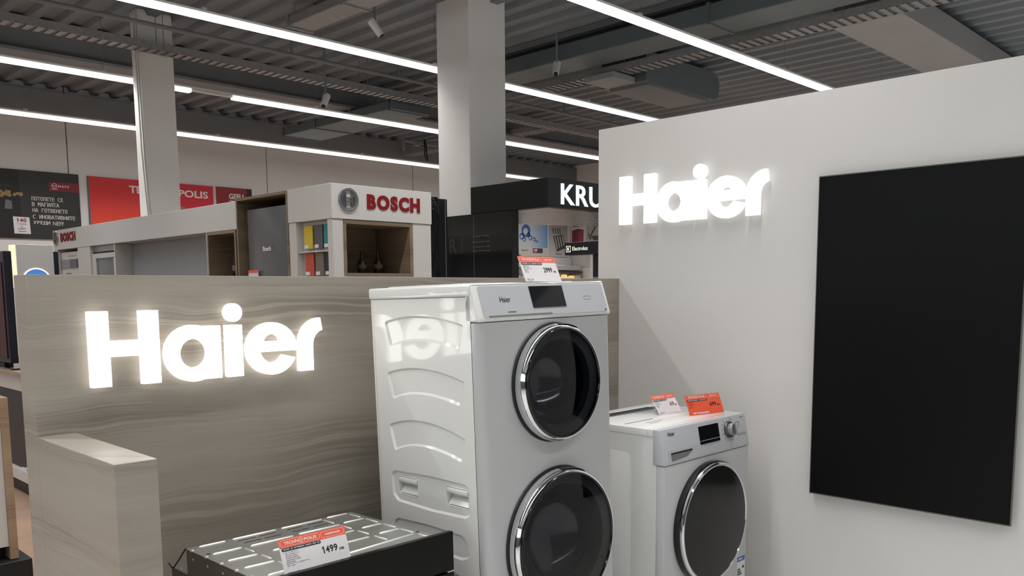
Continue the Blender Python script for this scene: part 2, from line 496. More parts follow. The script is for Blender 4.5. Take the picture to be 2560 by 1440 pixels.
# ------------------------------------------------------------------ roof steel
def beam_x(y0, y1, z0, z1, x0, x1, m, label, name='ceiling_beam', cat='beam'):
    t = thing(name, label, cat, ((x0 + x1) / 2, (y0 + y1) / 2, z0))
    f = 0.03
    wobj('lower_flange', B().box(x0, x1, y0, y1, z0, z0 + f), m, t)
    wobj('upper_flange', B().box(x0, x1, y0, y1, z1 - f, z1), m, t)
    ym = (y0 + y1) / 2
    wobj('web', B().box(x0, x1, ym - 0.02, ym + 0.02, z0 + f, z1 - f), m, t)
    return t
beam_x(9.5, 9.8, 3.88, 4.2, FX0, FX1, CEILB, 'dark roof beam carrying the deck above the third light strip')
t = thing('ceiling_beam', 'pale boxed roof beam at the top right above the white partition', 'beam', (11, 3.3, 3.85))
wobj('soffit', B().box(7.9, FX1, 3.0, 3.62, 3.88, 4.13, 0.01, 1), BEAMW, t)
# long thin pipe
t = thing('service_pipe', 'thin dark pipe under the ceiling between the first two light strips', 'pipe', (4, 8.04, 3.95))
wobj('pipe_run', B().tube([(FX0, 8.04, 3.95), (FX1, 8.04, 3.95)], 0.022), CEILB, t)
for x in (1.5, 4.9, 6.3, 9.2): wobj('hanger', B().box(x - 0.012, x + 0.012, 8.03, 8.05, 3.95, ZC - 0.05), CEILB, t)
t = thing('service_pipe', 'thin dark pipe high up behind the longest light strip at the right', 'pipe', (9, 4.6, 3.9))
wobj('pipe_run', B().tube([(8.4, FY0, 4.155), (8.4, 9.4, 4.155)], 0.02), CEILB, t)

def tray(axis, a0, a1, c0, c1, z, label, h=0.07, step=0.09, hang=2.4):
    """perforated tray: two flanged sides and cross slats"""
    mid = (a0 + a1) / 2; cm = (c0 + c1) / 2
    t = thing('cable_tray', label, 'cable tray', (mid, cm, z) if axis == 'x' else (cm, mid, z))
    def bx(b, A0, A1, C0, C1, Z0, Z1):
        return b.box(A0, A1, C0, C1, Z0, Z1) if axis == 'x' else b.box(C0, C1, A0, A1, Z0, Z1)
    for s in (c0, c1 - 0.004): wobj('side_rail', bx(B(), a0, a1, s, s + 0.004, z, z + h), TRAY, t, smooth=False)
    b = B(); k = a0
    while k < a1:
        bx(b, k, k + step * 0.55, c0, c1, z - 0.002, z + 0.002); k += step
    wobj('perforated_bottom', b, TRAY, t, smooth=False, stuff=True)
    b = B()
    k = a0 + 0.6
    for i in range(4):
        off = c0 + (c1 - c0) * (0.2 + 0.18 * i)
        p = [(a0, off, z + 0.02), (mid, off + 0.02, z + 0.02), (a1, off, z + 0.02)]
        b.tube(p if axis == 'x' else [(q[1], q[0], q[2]) for q in p], 0.015, 6)
    wobj('cable_bundle', b, CEILB, t)
    while k < a1:
        for s in (c0, c1):
            p = [(k, s, z), (k, s, ZC)]
            wobj('hanger_wire', B().tube(p if axis == 'x' else [(q[1], q[0], q[2]) for q in p], 0.004, 5), WIRE, t)
        k += hang
    return t
tray('x', FX0, FX1, 8.38, 8.545, 3.83, 'perforated cable tray crossing in front of the slimmer left column')
tray('y', -2.0, 7.3, 7.62, 7.86, 3.87, 'perforated cable tray beside the dark duct at the upper right')
tray('y', 8.7, 12.2, 9.6, 9.85, 3.9, 'short perforated cable tray far behind the thick column', hang=1.9)
def duct_y(x0, x1, y0, y1, z0, z1, label, m=DUCT, wires=True):
    t = thing('air_duct', label, 'duct', ((x0 + x1) / 2, (y0 + y1) / 2, z0))
    wobj('duct_body', B().box(x0, x1, y0, y1, z0, z1, 0.008, 1), m, t)
    y = y0 + 0.05
    while y < y1 + 0.01:
        wobj('joint_flange', B().box(x0 - 0.012, x1 + 0.012, y, y + 0.03, z0 - 0.012, z1 + 0.012), m, t); y += (y1 - y0 - 0.08)/3
    if wires:
        for yy in (y0 + 0.3, y1 - 0.1):
            for xx in (x0 + 0.02, x1 - 0.02): wobj('hanger_wire', B().tube([(xx, yy, z1), (xx, yy, ZC)], 0.004, 5), WIRE, t)
    return t
duct_y(7.05, 7.5, -2.0, 7.6, 3.93, 4.1, 'long dark flat duct at the upper right')
duct_y(4.46, 4.72, 4.6, 7.38, 4.0, 4.09, 'flat dark tray-like duct hanging at the top left of the thick column', TRAY)
duct_y(6.66, 7.28, 8.66, 11.25, 3.75, 3.86, 'dark flat duct hanging between the lower two light strips')
# rounded dark air unit
t = thing('air_unit', 'dark teal air unit with a rounded end under the ceiling above the white partition', 'air unit', (8.6, 6.1, 3.78))
pr = [(7.95, 3.8), (9.35, 3.8)] + [(9.35 + 0.12 * math.sin(a), 3.96 - 0.16 * math.cos(a)) for a in [PI * i / 10 for i in range(1, 10)]] + [(9.35, 4.12), (7.95, 4.12)]
wobj('casing', B().prism(pr, 'y', 5.75, 6.38), DUCT, t)
wobj('bottom_plate', B().box(8.05, 9.3, 5.80, 6.34, 3.775, 3.80), CEILB, t)
wobj('inlet_box', B().box(7.55, 7.95, 5.9, 6.3, 3.795, 3.862, 0.006, 1), BEAMW, t)
# bracket bar with a hanging cable loop
t = thing('signal_bracket', 'dark steel bracket bar hanging left of the thick column with a loop of black cable', 'bracket', (9.1, 11, 3.9))
wobj('bar', B().box(8.66, 9.5, 10.98, 11.02, 3.875, 3.915), CEILB, t)
wobj('drop_leg', B().box(8.66, 8.70, 10.98, 11.02, 3.74, 3.875), CEILB, t)
wobj('lug', B().box(8.9, 9.0, 10.97, 11.03, 3.84, 3.875), CEILB, t)
wobj('hanger_rod', B().tube([(9.1, 11, 3.915), (9.1, 11, ZC)], 0.008), CEILB, t)
wobj('cable_loop', B().tube([(9.09, 10.97, 3.95), (9.085, 10.97, 3.75), (9.11, 10.97, 3.63), (9.15, 10.97, 3.62), (9.13, 10.97, 3.75), (9.11, 10.97, 3.93)], 0.012), BLKM, t)
# security cameras
def secam(x, y, z, label, lean):
    t = thing('security_camera', label, 'camera', (x, y, z))
    wobj('drop_pole', B().tube([(x, y, z + 0.02), (x, y, ZC - 0.02)], 0.012), CEILB, t)
    wobj("housing", B().tube([(x - 0.05 * lean, y - 0.03, z - 0.10), (x + 0.03 * lean, y + 0.02, z + 0.03)], [0.035, 0.04], 10), LEDOFF, t)
    wobj('lens', B().tube([(x - 0.056 * lean, y - 0.034, z - 0.112), (x - 0.05 * lean, y - 0.03, z - 0.10)], 0.025, 10), BLKM, t)
secam(5.05, 6.8, 4.02, 'small pale security camera hanging above the topmost left light strip', -1)
secam(5.40, 8.2, 3.62, 'small pale security camera hanging between the upper two light strips', 1)
secam(6.97, 6.2, 3.87, 'small security camera on the tray just right of the thick column', 1)

# ------------------------------------------------------------------ linear light strips
def strip(y, x0, x1, label, z=3.60, off=(), group=None, wires=True):
    t = thing('light_strip', label, 'light', ((x0 + x1) / 2, y, z))
    wobj('housing', B().box(x0, x1, y - 0.03, y + 0.03, z + 0.030, z + 0.05), LEDOFF, t)
    cuts = [x0]
    for a, b in off: cuts += [a, b]
    cuts.append(x1)
    for i in range(0, len(cuts), 2):
        o = wobj('diffuser', B().box(cuts[i], cuts[i + 1], y - 0.036, y + 0.036, z - 0.009, z + 0.030, 0.003, 1), LEDM, t, smooth=False)
        o.data.materials.append(LEDS)
        for f in o.data.polygons: f.material_index = 0 if f.normal.z < -0.9 else 1
    for a, b in off:
        wobj('diffuser', B().box(a, b, y - 0.02, y + 0.02, z + 0.008, z + 0.027), LEDOFF, t, label='unlit grey length of diffuser')
    ld = bpy.data.lights.new('lens_row', 'AREA'); ld.shape = 'RECTANGLE'; ld.size = x1 - x0; ld.size_y = 0.05
    ld.energy = DOWN; ld.spread = math.radians(SPREAD); ld.color = (1.0, 0.975, 0.95)
    lo = bpy.data.objects.new('lens_row', ld); COL.objects.link(lo); lo.parent = t; lo.location = (0, 0, -0.014)
    if wires:
        x = x0 + 1.1
        while x < x1:
            wobj('clip', B().box(x - 0.02, x + 0.02, y - 0.012, y + 0.012, z + 0.05, z + 0.075), LEDOFF, t)
            wobj('hanger_wire', B().tube([(x, y, z + 0.07), (x, y, ZC)], 0.003, 5), WIRE, t)
            x += 2.4
strip(4.19, -5, 13, 'nearest and thickest light strip, running down to the top of the white partition')
strip(6.70, -5, 13.5, 'second light strip from the top left, passing behind the thick column', z=3.685)
strip(8.86, -5, 13.5, 'third light strip, with a short dead length right of the slim left column', off=[(4.17, 4.64)])
strip(11.33, -5, 13.8, 'lowest and farthest light strip, just above the white back wall')
for y in (1.75, -0.6, -3.0):
    strip(y, -5, 13, 'bright linear light strip over the aisle behind the viewpoint', group='light strips behind the viewpoint', wires=False)
for o in list(COL.objects):
    if o.name.startswith('light_strip') and 'behind the viewpoint' in o['label']: o['group'] = 'light strips behind the viewpoint'

# white cable along the left column
t = thing('power_cable', 'white cable pair running down the front of the slim left column', 'cable', (3.52, 8.57, 0.6))
wobj('cable_run', B().tube([(3.498, 8.575, 4.24), (3.500, 8.57, 3.9), (3.503, 8.565, 3.55), (3.509, 8.565, 2.9), (3.53, 8.565, 2.4), (3.545, 8.57, 2.2), (3.555, 8.58, 0.6)], 0.007), CABLE, t)
wobj('cable_run', B().tube([(3.523, 8.575, 4.24), (3.522, 8.57, 3.9), (3.524, 8.565, 3.5), (3.535, 8.565, 2.8), (3.556, 8.565, 2.4), (3.575, 8.57, 2.15), (3.58, 8.58, 0.6)], 0.007), CABLE, t)

# ================================================================== white partition with screen
XP = 3.28
struct(obj('trim_2', B().box(XP, XP + 0.14, -3.0, 2.648, 0, 2.264), WALL))
bpy.data.objects['trim_2'].name = 'wall_partition'

# ------------------------------------------------------------------ illuminated word
def haier_glyphs():
    H = [[(0, 0), (.053, 0), (.053, .084), (.141, .084), (.141, 0), (.194, 0), (.194, .213), (.141, .213), (.141, .129), (.053, .129), (.053, .213), (0, .213)]]
    ring = circ(.297, .0805, .088, .0857, 48)
    # bowl merged with stem
    a_out = [(.384, 0), (.384, .162), (.336, .162), (.336, .157)]
    a_out += circ(.297, .0805, .088, .0857, 34, math.radians(63), math.radians(297), True)
    a_out += [(.336, .004), (.336, 0)]
    a = [a_out, circ(.297, .0805, .0432, .044, 36)]
    i = [[(.404, 0), (.456, 0), (.456, .162), (.404, .162)], circ(.430, .2005, .0285, .0285, 28)]
    e_out = circ(.560, .081, .0897, .0847, 44, math.radians(-5), math.radians(338), True)
    e_out = [(.6495, .0715)] + circ(.560, .081, .0897, .0847, 44, math.radians(1), math.radians(-23 + 360), True)
    e_in = circ(.560, .081, .0445, .046, 22, math.radians(-29), math.radians(-165), True)
    e = [e_out + e_in + [(.518, .0715)], [(.530, .105), (.591, .105)] + circ(.5605, .105, .0305, .023, 14, 0, PI, True)[1:-1]]
    r = [[(.660, 0), (.711, 0), (.711, .083), (.714, .103), (.7225, .119), (.736, .130), (.749, .135), (.742, .176), (.722, .173), (.700, .163), (.680, .146), (.667, .122), (.660, .095)]]
    return [H, a, i, e, r]
def lit_word(name, label, O, U, m, side, off=0.0, stand=0.012, depth=0.011):
    V = Vector((0, 0, 1)); U = Vector(U); N = U.cross(V)
    t = thing(name, label, 'sign', O)
    for g in haier_glyphs():
        me = flat(g, depth, off, 0.0)
        place(me, Vector(O) + N * (stand + depth), U, V)
        o = wobj('letter', me, m, t, smooth=False)
        me.materials.append(side)
        for f in me.polygons: f.material_index = 0 if f.normal.dot(N) > 0.9 else 1
    b = B()
    for u, v in ((.027, .05), (.167, .05), (.36, .05), (.43, .05), (.492, .081), (.685, .05)):
        p = Vector(O) + U * u + V * v
        b.tube([p, p + N * (stand + 0.002)], 0.006, 8)
    wobj('standoff_pins', b, CHROME, t)
    return t
lit_word('illuminated_sign', 'glowing white brand word on the grey wooden back panel', (0.846, 2.519, 1.237), (1, 0, 0), SIGNM, SIGNS)
lit_word('illuminated_sign', 'glowing white brand word high on the white partition wall', (XP, 2.492, 1.806), (0, -1, 0), SIGNW, SIGNSW, off=0.004)

# ------------------------------------------------------------------ big black screen on the partition
t = thing('wall_screen', 'large black switched-off screen mounted upright on the white partition', 'screen', (3.262, 1.155, 0.674))
wobj('back_case', B().box(3.252, XP, 0.80, 1.51, 0.685, 1.92), BLKM, t)
wobj('panel', B().box(3.246, 3.254, 0.7935, 1.516, 0.677, 1.928), SCREEN, t)
b = B()
for (y0, y1, z0, z1) in ((0.7905, 1.519, 1.928, 1.932), (0.7905, 1.519, 0.673, 0.677), (0.7905, 0.7935, 0.677, 1.928), (1.516, 1.519, 0.677, 1.928)):
    b.box(3.244, 3.256, y0, y1, z0, z1)
wobj('bezel', b, BEZEL, t, smooth=False)

# ================================================================== wooden display stand and platform
t = thing('display_platform', 'low pale platform on which the washing machines and the oven stand', 'platform', (2.0, 1.7, 0))
wobj('deck', B().box(0.82, XP - 0.001, 0.95, 2.517, 0.10, 0.14, 0.003, 1), LAM, t)
wobj('kickboard', B().box(0.85, XP - 0.001, 1.0, 2.517, 0, 0.10), BLKM, t)
t = thing('display_stand', 'grey wood-grain back panel with a low side wing, behind the washing machines', 'display stand', (0.7065, 2.519, 0))
wobj('back_panel', B().box(0.7065, XP - 0.0005, 2.519, 2.628, 0, 1.5515, 0.0012, 1), WOOD, t)
wobj('side_wing', B().box(0.7065, 0.806, 1.975, 2.5185, 0, 1.1130, 0.0012, 1), WOOD, t)

# ================================================================== tall white washer with two drums
TW, TD, TH = 0.6, 0.518, 1.328
tall = thing('double_drum_washer', 'tall white washing machine with two round doors, one above the other', 'washing machine', (1.695, 1.816, 1.519), (-0.019, -0.017, -0.023))
tall.scale = (1.0, 1.053, 1.022)
P = lambda n, b, m, par=tall, **k: obj(n, b, m, par, **k)

def recess_outlines():
    out = []
    def arch(z, wl, wr, rise, h, sk):
        # closed arched shield in (y, z): left = back
        pts = []
        n = 14
        for i in range(n + 1):
            s = i / n; y = wl + (wr - wl) * s
            pts.append((y, z + rise * (1 - ((s - 0.42) / 0.58) ** 2 if s > 0.42 else 1 - ((0.42 - s) / 0.52) ** 2)))
        yb = [(wr + 0.022, z - h), ]
        for i in range(n + 1):
            s = 1 - i / n; y = wl - 0.025 + (wr + 0.022 - wl + 0.025) * s
            pts.append((y, z - h + rise * 0.75 * (1 - ((s - 0.42) / 0.58) ** 2 if s > 0.42 else 1 - ((0.42 - s) / 0.42) ** 2)))
        return pts
    out.append(arch(-0.118, 0.450, 0.066, 0.028, 0.072, 0))
    out.append(arch(-0.285, 0.450, 0.072, 0.032, 0.075, 0))
    out.append(arch(-0.458, 0.452, 0.076, 0.038, 0.073, 0))
    g = [(0.436, -0.597), (0.25, -0.592), (0.088, -0.595), (0.066, -0.612), (0.068, -0.688), (0.09, -0.702), (0.25, -0.706), (0.42, -0.700), (0.448, -0.682), (0.452, -0.612)]
    out.append(g)
    out.append([(0.430, -0.756), (0.27, -0.752), (0.11, -0.757), (0.085, -0.778), (0.080, -0.822), (0.115, -0.836), (0.27, -0.832), (0.42, -0.836), (0.452, -0.812), (0.452, -0.775)])
    out.append(arch(-0.900, 0.452, 0.080, 0.03, 0.075, 0))
    out.append(arch(-1.06, 0.452, 0.080, 0.03, 0.075, 0))
    return out
def round_poly(p, r=0.014, n=3):
    """round the corners of a polygon"""
    q = []
    m = len(p)
    for i in range(m):
        a, b, c_ = Vector(p[i - 1]), Vector(p[i]), Vector(p[(i + 1) % m])
        d1, d2 = a - b, c_ - b
        if d1.length < 1e-5 or d2.length < 1e-5: continue
        ang = d1.angle(d2)
        if ang > 2.6: q.append(tuple(b)); continue
        k = min(r, d1.length * .45, d2.length * .45)
        s, e = b + d1.normalized() * k, b + d2.normalized() * k
        for j in range(n + 1):
            w = j / n
            q.append(tuple(s * (1 - w) ** 2 + b * 2 * w * (1 - w) + e * w * w))
    return q
def inset(p, d):
    m = len(p); area = sum(p[i - 1][0] * p[i][1] - p[i][0] * p[i - 1][1] for i in range(m))
    sg = 1 if area > 0 else -1
    q = []
    for i in range(m):
        a, b = Vector(p[i - 1]), Vector(p[(i + 1) % m]); tv = (b - a).normalized()
        q.append((p[i][0] - tv.y * d * sg, p[i][1] + tv.x * d * sg))
    return q
grips = [(0.323, 0.420), (0.082, 0.181)]
outs = [round_poly(o) for o in recess_outlines()]
side_rect = [(0.038, -0.037), (TD - 0.008, -0.037), (TD - 0.008, -TH + 0.03), (0.038, -TH + 0.03)]
me = flat([side_rect] + outs)
place(me, (0, 0, 0), (0, 1, 0), (0, 0, 1))
b = B(); b.bm.from_mesh(me); bpy.data.meshes.remove(me)
DEP = 0.006
for idx, o in enumerate(outs):
    i_ = inset(o, 0.007)
    vo = [b.bm.verts.new((0, y, z)) for y, z in o]
    vi = [b.bm.verts.new((DEP, y, z)) for y, z in i_]
    for k in range(len(o)):
        b.bm.faces.new((vo[k - 1], vo[k], vi[k], vi[k - 1]))
    if idx != 3: b.bm.faces.new(vi)
    else:
        hs = [rrect(a, -0.672, c_, -0.615, 0.006, 3) for a, c_ in grips]
        m2 = flat([i_] + hs); place(m2, (DEP, 0, 0), (0, 1, 0), (0, 0, 1))
        b.bm.from_mesh(m2); bpy.data.meshes.remove(m2)
bmesh.ops.recalc_face_normals(b.bm, faces=b.bm.faces[:])
cab = B(); cab.box(0.03, TW, 0.17, TD, -TH + 0.03, -0.03)
cab.box(TW - 0.004, TW, 0.034, 0.17, -TH + 0.03, -0.03).box(0.03, TW - 0.004, 0.036, 0.17, -TH + 0.03, -TH + 0.034)
cab.add(b.bm)
cab.box(0.0, 0.03, TD - 0.01, TD, -TH + 0.03, -0.037)
P('cabinet', cab, ENAM)
for a, c_ in grips:
    gb = B()
    h = rrect(a, -0.672, c_, -0.615, 0.006, 3)
    vo = [gb.bm.verts.new((DEP, y, z)) for y, z in h]
    vi = [gb.bm.verts.new((0.028, y, z)) for y, z in inset(h, 0.002)]
    for k in range(len(h)): gb.bm.faces.new((vo[k - 1], vo[k], vi[k], vi[k - 1]))
    gb.bm.faces.new(vi)
    gb.prism([(0.003, -0.619), (0.006, -0.616), (0.018, -0.616), (0.018, -0.634), (0.010, -0.636), (0.003, -0.632)], 'y', a + 0.002, c_ - 0.002, 0.0015, 1)
    gb.prism([(0.008, -0.669), (0.027, -0.647), (0.027, -0.669)], 'y', a + 0.004, c_ - 0.004)
    # thin raised lip round the pocket
    gb.tube([(DEP, y, z) for y, z in inset(h, -0.0015)], 0.0014, 5, True)
    P('grip_handle', gb, ENAM)
P('lid', B().box(-0.006, TW + 0.006, 0.034, TD + 0.006, -0.036, 0.0, 0.008, 3).box(0.05, TW - 0.05, 0.12, TD - 0.03, -0.002, 0.004, 0.003, 2), ENAM)
prof = [(0.034, 0.0), (0.0305, -0.0015), (0.0, -0.100), (0.0, -0.1105), (0.06, -0.1105), (0.06, 0.0)]
cp = P('control_panel', B().prism(prof, 'x', 0.0, TW, 0.005, 3), ENAM)
# slanted facia: local frame on the slope
SO = Vector((0, 0.0295, -0.006)); SV = (Vector((0, 0.0005, -0.1)) - Vector((0, 0.0295, -0.006))).normalized()
SN = Vector((1, 0, 0)).cross(-SV)      # outward
def slope(me, x, s, lift=0.0008):      # x along, s distance down the slope
    return place(me, SO + Vector((x, 0, 0)) + SV * s + SN * lift, (1, 0, 0), -SV)
fac = flat([rrect(0.02, -0.097, 0.585, -0.001, 0.008)], 0.0012); slope(fac, 0, 0, 0.0008); P('facia', fac, CTRL, cp)
me = flat([[(0.2335, -0.074), (0.385, -0.074), (0.385, -0.006), (0.2335, -0.006)]], 0.001); slope(me, 0, 0, 0.0028); P('display', me, BLKG, cp)
me = text_mesh('Haier', 0.045, 0.0165, 0.0002, 0.0); slope(me, 0.098, 0.052, 0.0026); P('lettering', me, INK, cp)
me = flat([[(0, 0), (0.034, 0), (0.034, 0.0025), (0, 0.0025)]], 0.0002); slope(me, 0.122, 0.084, 0.0026); P('printed_line', me, GREENL, cp)
me = flat([[(0.04, -0.0965), (0.312, -0.0965), (0.312, -0.0915), (0.04, -0.0915)]], 0.0004); slope(me, 0, 0, 0.0024); P('drawer_slot', me, GREYP, cp)
me = flat([circ(0.575, -0.092, 0.003, n=12)], 0.0005); slope(me, 0, 0, 0.0024); P('sensor_dot', me, INK, cp)
me = flat([rrect(0.480, -0.055, 0.512, -0.043, 0.001), rrect(0.481, -0.054, 0.511, -0.044, 0.001)], 0.0002); slope(me, 0, 0, 0.0022); P('touch_key', me, GREYP, cp)
# front shell: rounded vertical corners, two holes
UC, UR, LC, LR = (0.308, -0.310), 0.183, (0.309, -0.812), 0.231
ZB, ZT = -TH + 0.03, -0.112
R = 0.026
fr = flat([[(R, ZB), (TW - R, ZB), (TW - R, ZT), (R, ZT)], circ(*UC, UR - 0.02, n=64), circ(*LC, LR - 0.02, n=64)])
place(fr, (0, 0, 0), (1, 0, 0), (0, 0, 1))
b = B(); b.bm.from_mesh(fr)
for sx in (0, 1):
    pts = [((R - R * math.sin(a)) if not sx else (TW - R + R * math.sin(a)), R - R * math.cos(a)) for a in [PI / 2 * i / 8 for i in range(9)]] + [((0 if not sx else TW), 0.036)]
    lo = [b.bm.verts.new((x, y, ZB)) for x, y in pts]; hi = [b.bm.verts.new((x, y, ZT)) for x, y in pts]
    for i in range(len(pts) - 1): b.bm.faces.new((lo[i], lo[i + 1], hi[i + 1], hi[i]))
tp = [(R - R * math.sin(a), R - R * math.cos(a)) for a in [PI / 2 * i / 8 for i in range(9)]]
tp2 = [(TW - x, y) for x, y in tp]
poly = tp[::-1] + [] 
top = [(0, 0.036)] + tp[::-1] + tp2 + [(TW, 0.036)]
for zz in (ZT, ZB):
    b.bm.faces.new([b.bm.verts.new((x, y, zz)) for x, y in top])
bmesh.ops.remove_doubles(b.bm, verts=b.bm.verts[:], dist=0.0004)
bmesh.ops.recalc_face_normals(b.bm, faces=b.bm.faces[:])
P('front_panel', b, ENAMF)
def porthole(name, c0, r, lab):
    cx, cz = c0; C = (cx, 0, cz); A = (0, -1, 0)
    # smoky casing in chrome and black
    d = P(name, B().lathe([(r - 0.002, 0.002), (r, 0.006), (r + 0.001, 0.030), (r - 0.003, 0.043), (r - 0.008, 0.047), (r - 0.012, 0.046)], C, A, 72), CHROME, label=lab)
    P('gasket', B().lathe([(r + 0.003, 0.0), (r + 0.005, 0.003), (r + 0.003, 0.007), (r - 0.002, 0.007)], C, A, 72), BLKM, d)
    P('inner_trim', B().lathe([(r - 0.012, 0.0462), (r - 0.013, 0.049), (r - 0.017, 0.049), (r - 0.019, 0.046)], C, A, 72), BLKG, d)
    gl = [(r - 0.018, 0.0462)]
    for i in range(1, 9):
        a = i / 8; gl.append(((r - 0.018) * (1 - a) if i < 8 else 0.0, 0.0462 + 0.016 * (1 - (1 - a) ** 2)))
    P('glass', B().lathe(gl, C, A, 72), GLASSD, d)
    # dark ring seen behind the glass, then the concave bowl
    P('door_liner', B().lathe([(r - 0.016, 0.040), (r - 0.045, 0.030), (r - 0.052, 0.012)], C, A, 64), DRUM, d)
    rb = r - 0.050
    bw = [(rb * math.cos(a), 0.014 - 0.115 * math.sin(a)) for a in [PI / 2 * i / 12 for i in range(12)]] + [(0, -0.101)]
    P('bowl', B().lathe(bw, C, A, 64), BOWL, d)
    # dark pull strip at the top rim
    me = [(r + 0.0008, 0.034), (r - 0.0022, 0.0435)]
    g = B()
    arc = [math.radians(x) for x in range(66, 98, 4)]
    for a, bb in zip(arc, arc[1:]):
        q = []
        for ang, (rr, h) in ((a, (r + 0.0022, 0.020)), (bb, (r + 0.0022, 0.020)), (bb, (r - 0.001, 0.0445)), (a, (r - 0.001, 0.0445))):
            q.append((cx + rr * math.cos(ang), -h, cz + rr * math.sin(ang)))
        g.quad(*q)
    P('pull_grip', g, BLKM, d)
porthole('upper_door', UC, UR, 'smaller round chrome-rimmed door')
porthole('lower_door', LC, LR, 'larger round chrome-rimmed door')
for x in (0.06, TW - 0.06):
    for y in (0.08, TD - 0.06):
        P('foot', B().lathe([(0.022, -TH - 0.006), (0.022, -TH + 0.01), (0.012, -TH + 0.012), (0.012, -TH + 0.035)], (x, y, 0), (0, 0, 1), 16), BLKM)

# ================================================================== small washer by the partition
SX, SY, SZ, SW, SDp, SH = 2.489, 1.726, 0.998, 0.596, 0.436, 0.845
sm = thing('front_load_washer', 'low white washing machine with a black round door, beside the partition wall', 'washing machine', (SX, SY, SZ))
Q = lambda n, b, m, par=sm, **k: obj(n, b, m, par, **k)
b = B().box(0.004, SW - 0.004, 0.016, SDp, -SH + 0.02, -0.026, 0.002, 1)
Q('cabinet', b, ENAM)
# pressed panel on the side
o = round_poly([(0.127, -0.095), (0.40, -0.095), (0.40, -0.80), (0.127, -0.80)], 0.035, 5)
b = B(); ii = inset(o, 0.006)
vo = [b.bm.verts.new((0.0035, y, z)) for y, z in o]; vi = [b.bm.verts.new((0.0005, y, z)) for y, z in ii]
for k in range(len(o)): b.bm.faces.new((vo[k - 1], vo[k], vi[k], vi[k - 1]))
b.bm.faces.new(vi); bmesh.ops.recalc_face_normals(b.bm, faces=b.bm.faces[:])
Q('pressed_side_panel', b, ENAM)
wt = Q('worktop', B().box(0, SW, 0.056, SDp, -0.026, 0.0, 0.0025, 2).box(0.0, SW, 0.0306, 0.0548, -0.026, 0.0, 0.0012, 2), ENAM)
# recessed grille at the back of the top
Q('rear_trim', B().box(0.02, SW - 0.02, 0.385, 0.428, 0, 0.006, 0.002, 1), ENAM, wt)
b = B()
b.prism([(0.03, 0.337), (0.46, 0.337), (0.50, 0.36), (0.46, 0.383), (0.03, 0.383)], 'z', 0.0005, 0.0022)
Q('rear_grille', b, GREYP, wt)
for i in range(4): Q('grille_slat', B().box(0.04, 0.455, 0.343 + i * 0.010, 0.347 + i * 0.010, 0.0022, 0.005), DRUM, wt)
me = flat([[(0.04, 0.183), (0.215, 0.183), (0.215, 0.187), (0.04, 0.187)]], 0.0003); me.transform(Matrix.Translation((0, 0, 0.0006))); Q('printed_line', me, DKP, wt)
me = flat([[(0.11, 0.140), (0.22, 0.140), (0.22, 0.142), (0.11, 0.142)], [(0.11, 0.12), (0.17, 0.12), (0.17, 0.1215), (0.11, 0.1215)]], 0.0003); me.transform(Matrix.Translation((0, 0, 0.0006))); Q('printed_line', me, GINK, wt)
# control panel
prof = [(0.002, 0.0), (-0.022, -0.122), (-0.022, -0.128), (0.03, -0.128), (0.03, 0.0)]
cps = Q('control_panel', B().prism(prof, 'x', 0.0, SW, 0.0025, 2), CTRL)
S0 = Vector((0, 0.002, -0.002)); SVs = (Vector((0, -0.022, -0.122)) - S0).normalized(); SNs = Vector((1, 0, 0)).cross(-SVs)
def slp(me, x, s, lift=0.0006): return place(me, S0 + Vector((x, 0, 0)) + SVs * s + SNs * lift, (1, 0, 0), -SVs)
me = flat([rrect(0.245, -0.082, 0.384, -0.014, 0.003)], 0.0008); slp(me, 0, 0, 0.001); dsp = Q('display', me, BLKG, cps)
me = flat([[(0.247, -0.070), (0.382, -0.070), (0.382, -0.0685), (0.247, -0.0685)]], 0.0002); slp(me, 0, 0, 0.0021); Q('display_line', me, LAM, dsp)
me = text_mesh('Haier', 0.044, 0.0155, 0.0002, 0.012); slp(me, 0.044, 0.0255, 0.0006); Q('lettering', me, INK, cps)
me = flat([[(0, 0), (0.028, 0), (0.028, 0.0028), (0, 0.0028)]], 0.0002); slp(me, 0.548, 0.012, 0.0006); Q('printed_line', me, GINK, cps)
KC = S0 + Vector((0.455, 0, 0)) + SVs * 0.049
Q('knob_ring', B().lathe([(0.033, 0.0), (0.034, 0.004), (0.031, 0.010), (0.022, 0.010)], KC, SNs, 40), DRUM, cps)
kn = Q('knob', B().lathe([(0.0235, 0.0), (0.0235, 0.026), (0.0225, 0.030), (0.018, 0.0315), (0, 0.0315)], KC, SNs, 40), KNOBM, cps)
# programme marks around the knob and touch keys
b = B()
for i in range(14):
    a = math.radians(-50 + i * 300 / 13 - 0)
    px, ps = 0.455 + 0.046 * math.cos(a + PI), 0.049 - 0.046 * math.sin(a + PI)
    me = flat([[(0, 0), (0.010 if i % 2 else 0.007, 0), (0.010 if i % 2 else 0.007, 0.0022), (0, 0.0022)]], 0.0002); slp(me, px - 0.004, ps, 0.0006)
    b.bm.from_mesh(me); bpy.data.meshes.remove(me)
Q('programme_marks', b, GINK, cps, stuff=True)
me = flat([rrect(0.512, -0.044, 0.540, -0.026, 0.001), rrect(0.5135, -0.0425, 0.5385, -0.0275, 0.001)], 0.0002); slp(me, 0, 0, 0.0006); Q('start_key', me, GINK, cps)
b = B()
for i in range(4):
    me = flat([circ(0.520 + i * 0.017, -0.077, 0.0055, n=14), circ(0.520 + i * 0.017, -0.077, 0.004, n=14)], 0.0002); slp(me, 0, 0, 0.0006)
    Q('touch_icon', me, GINK, cps)
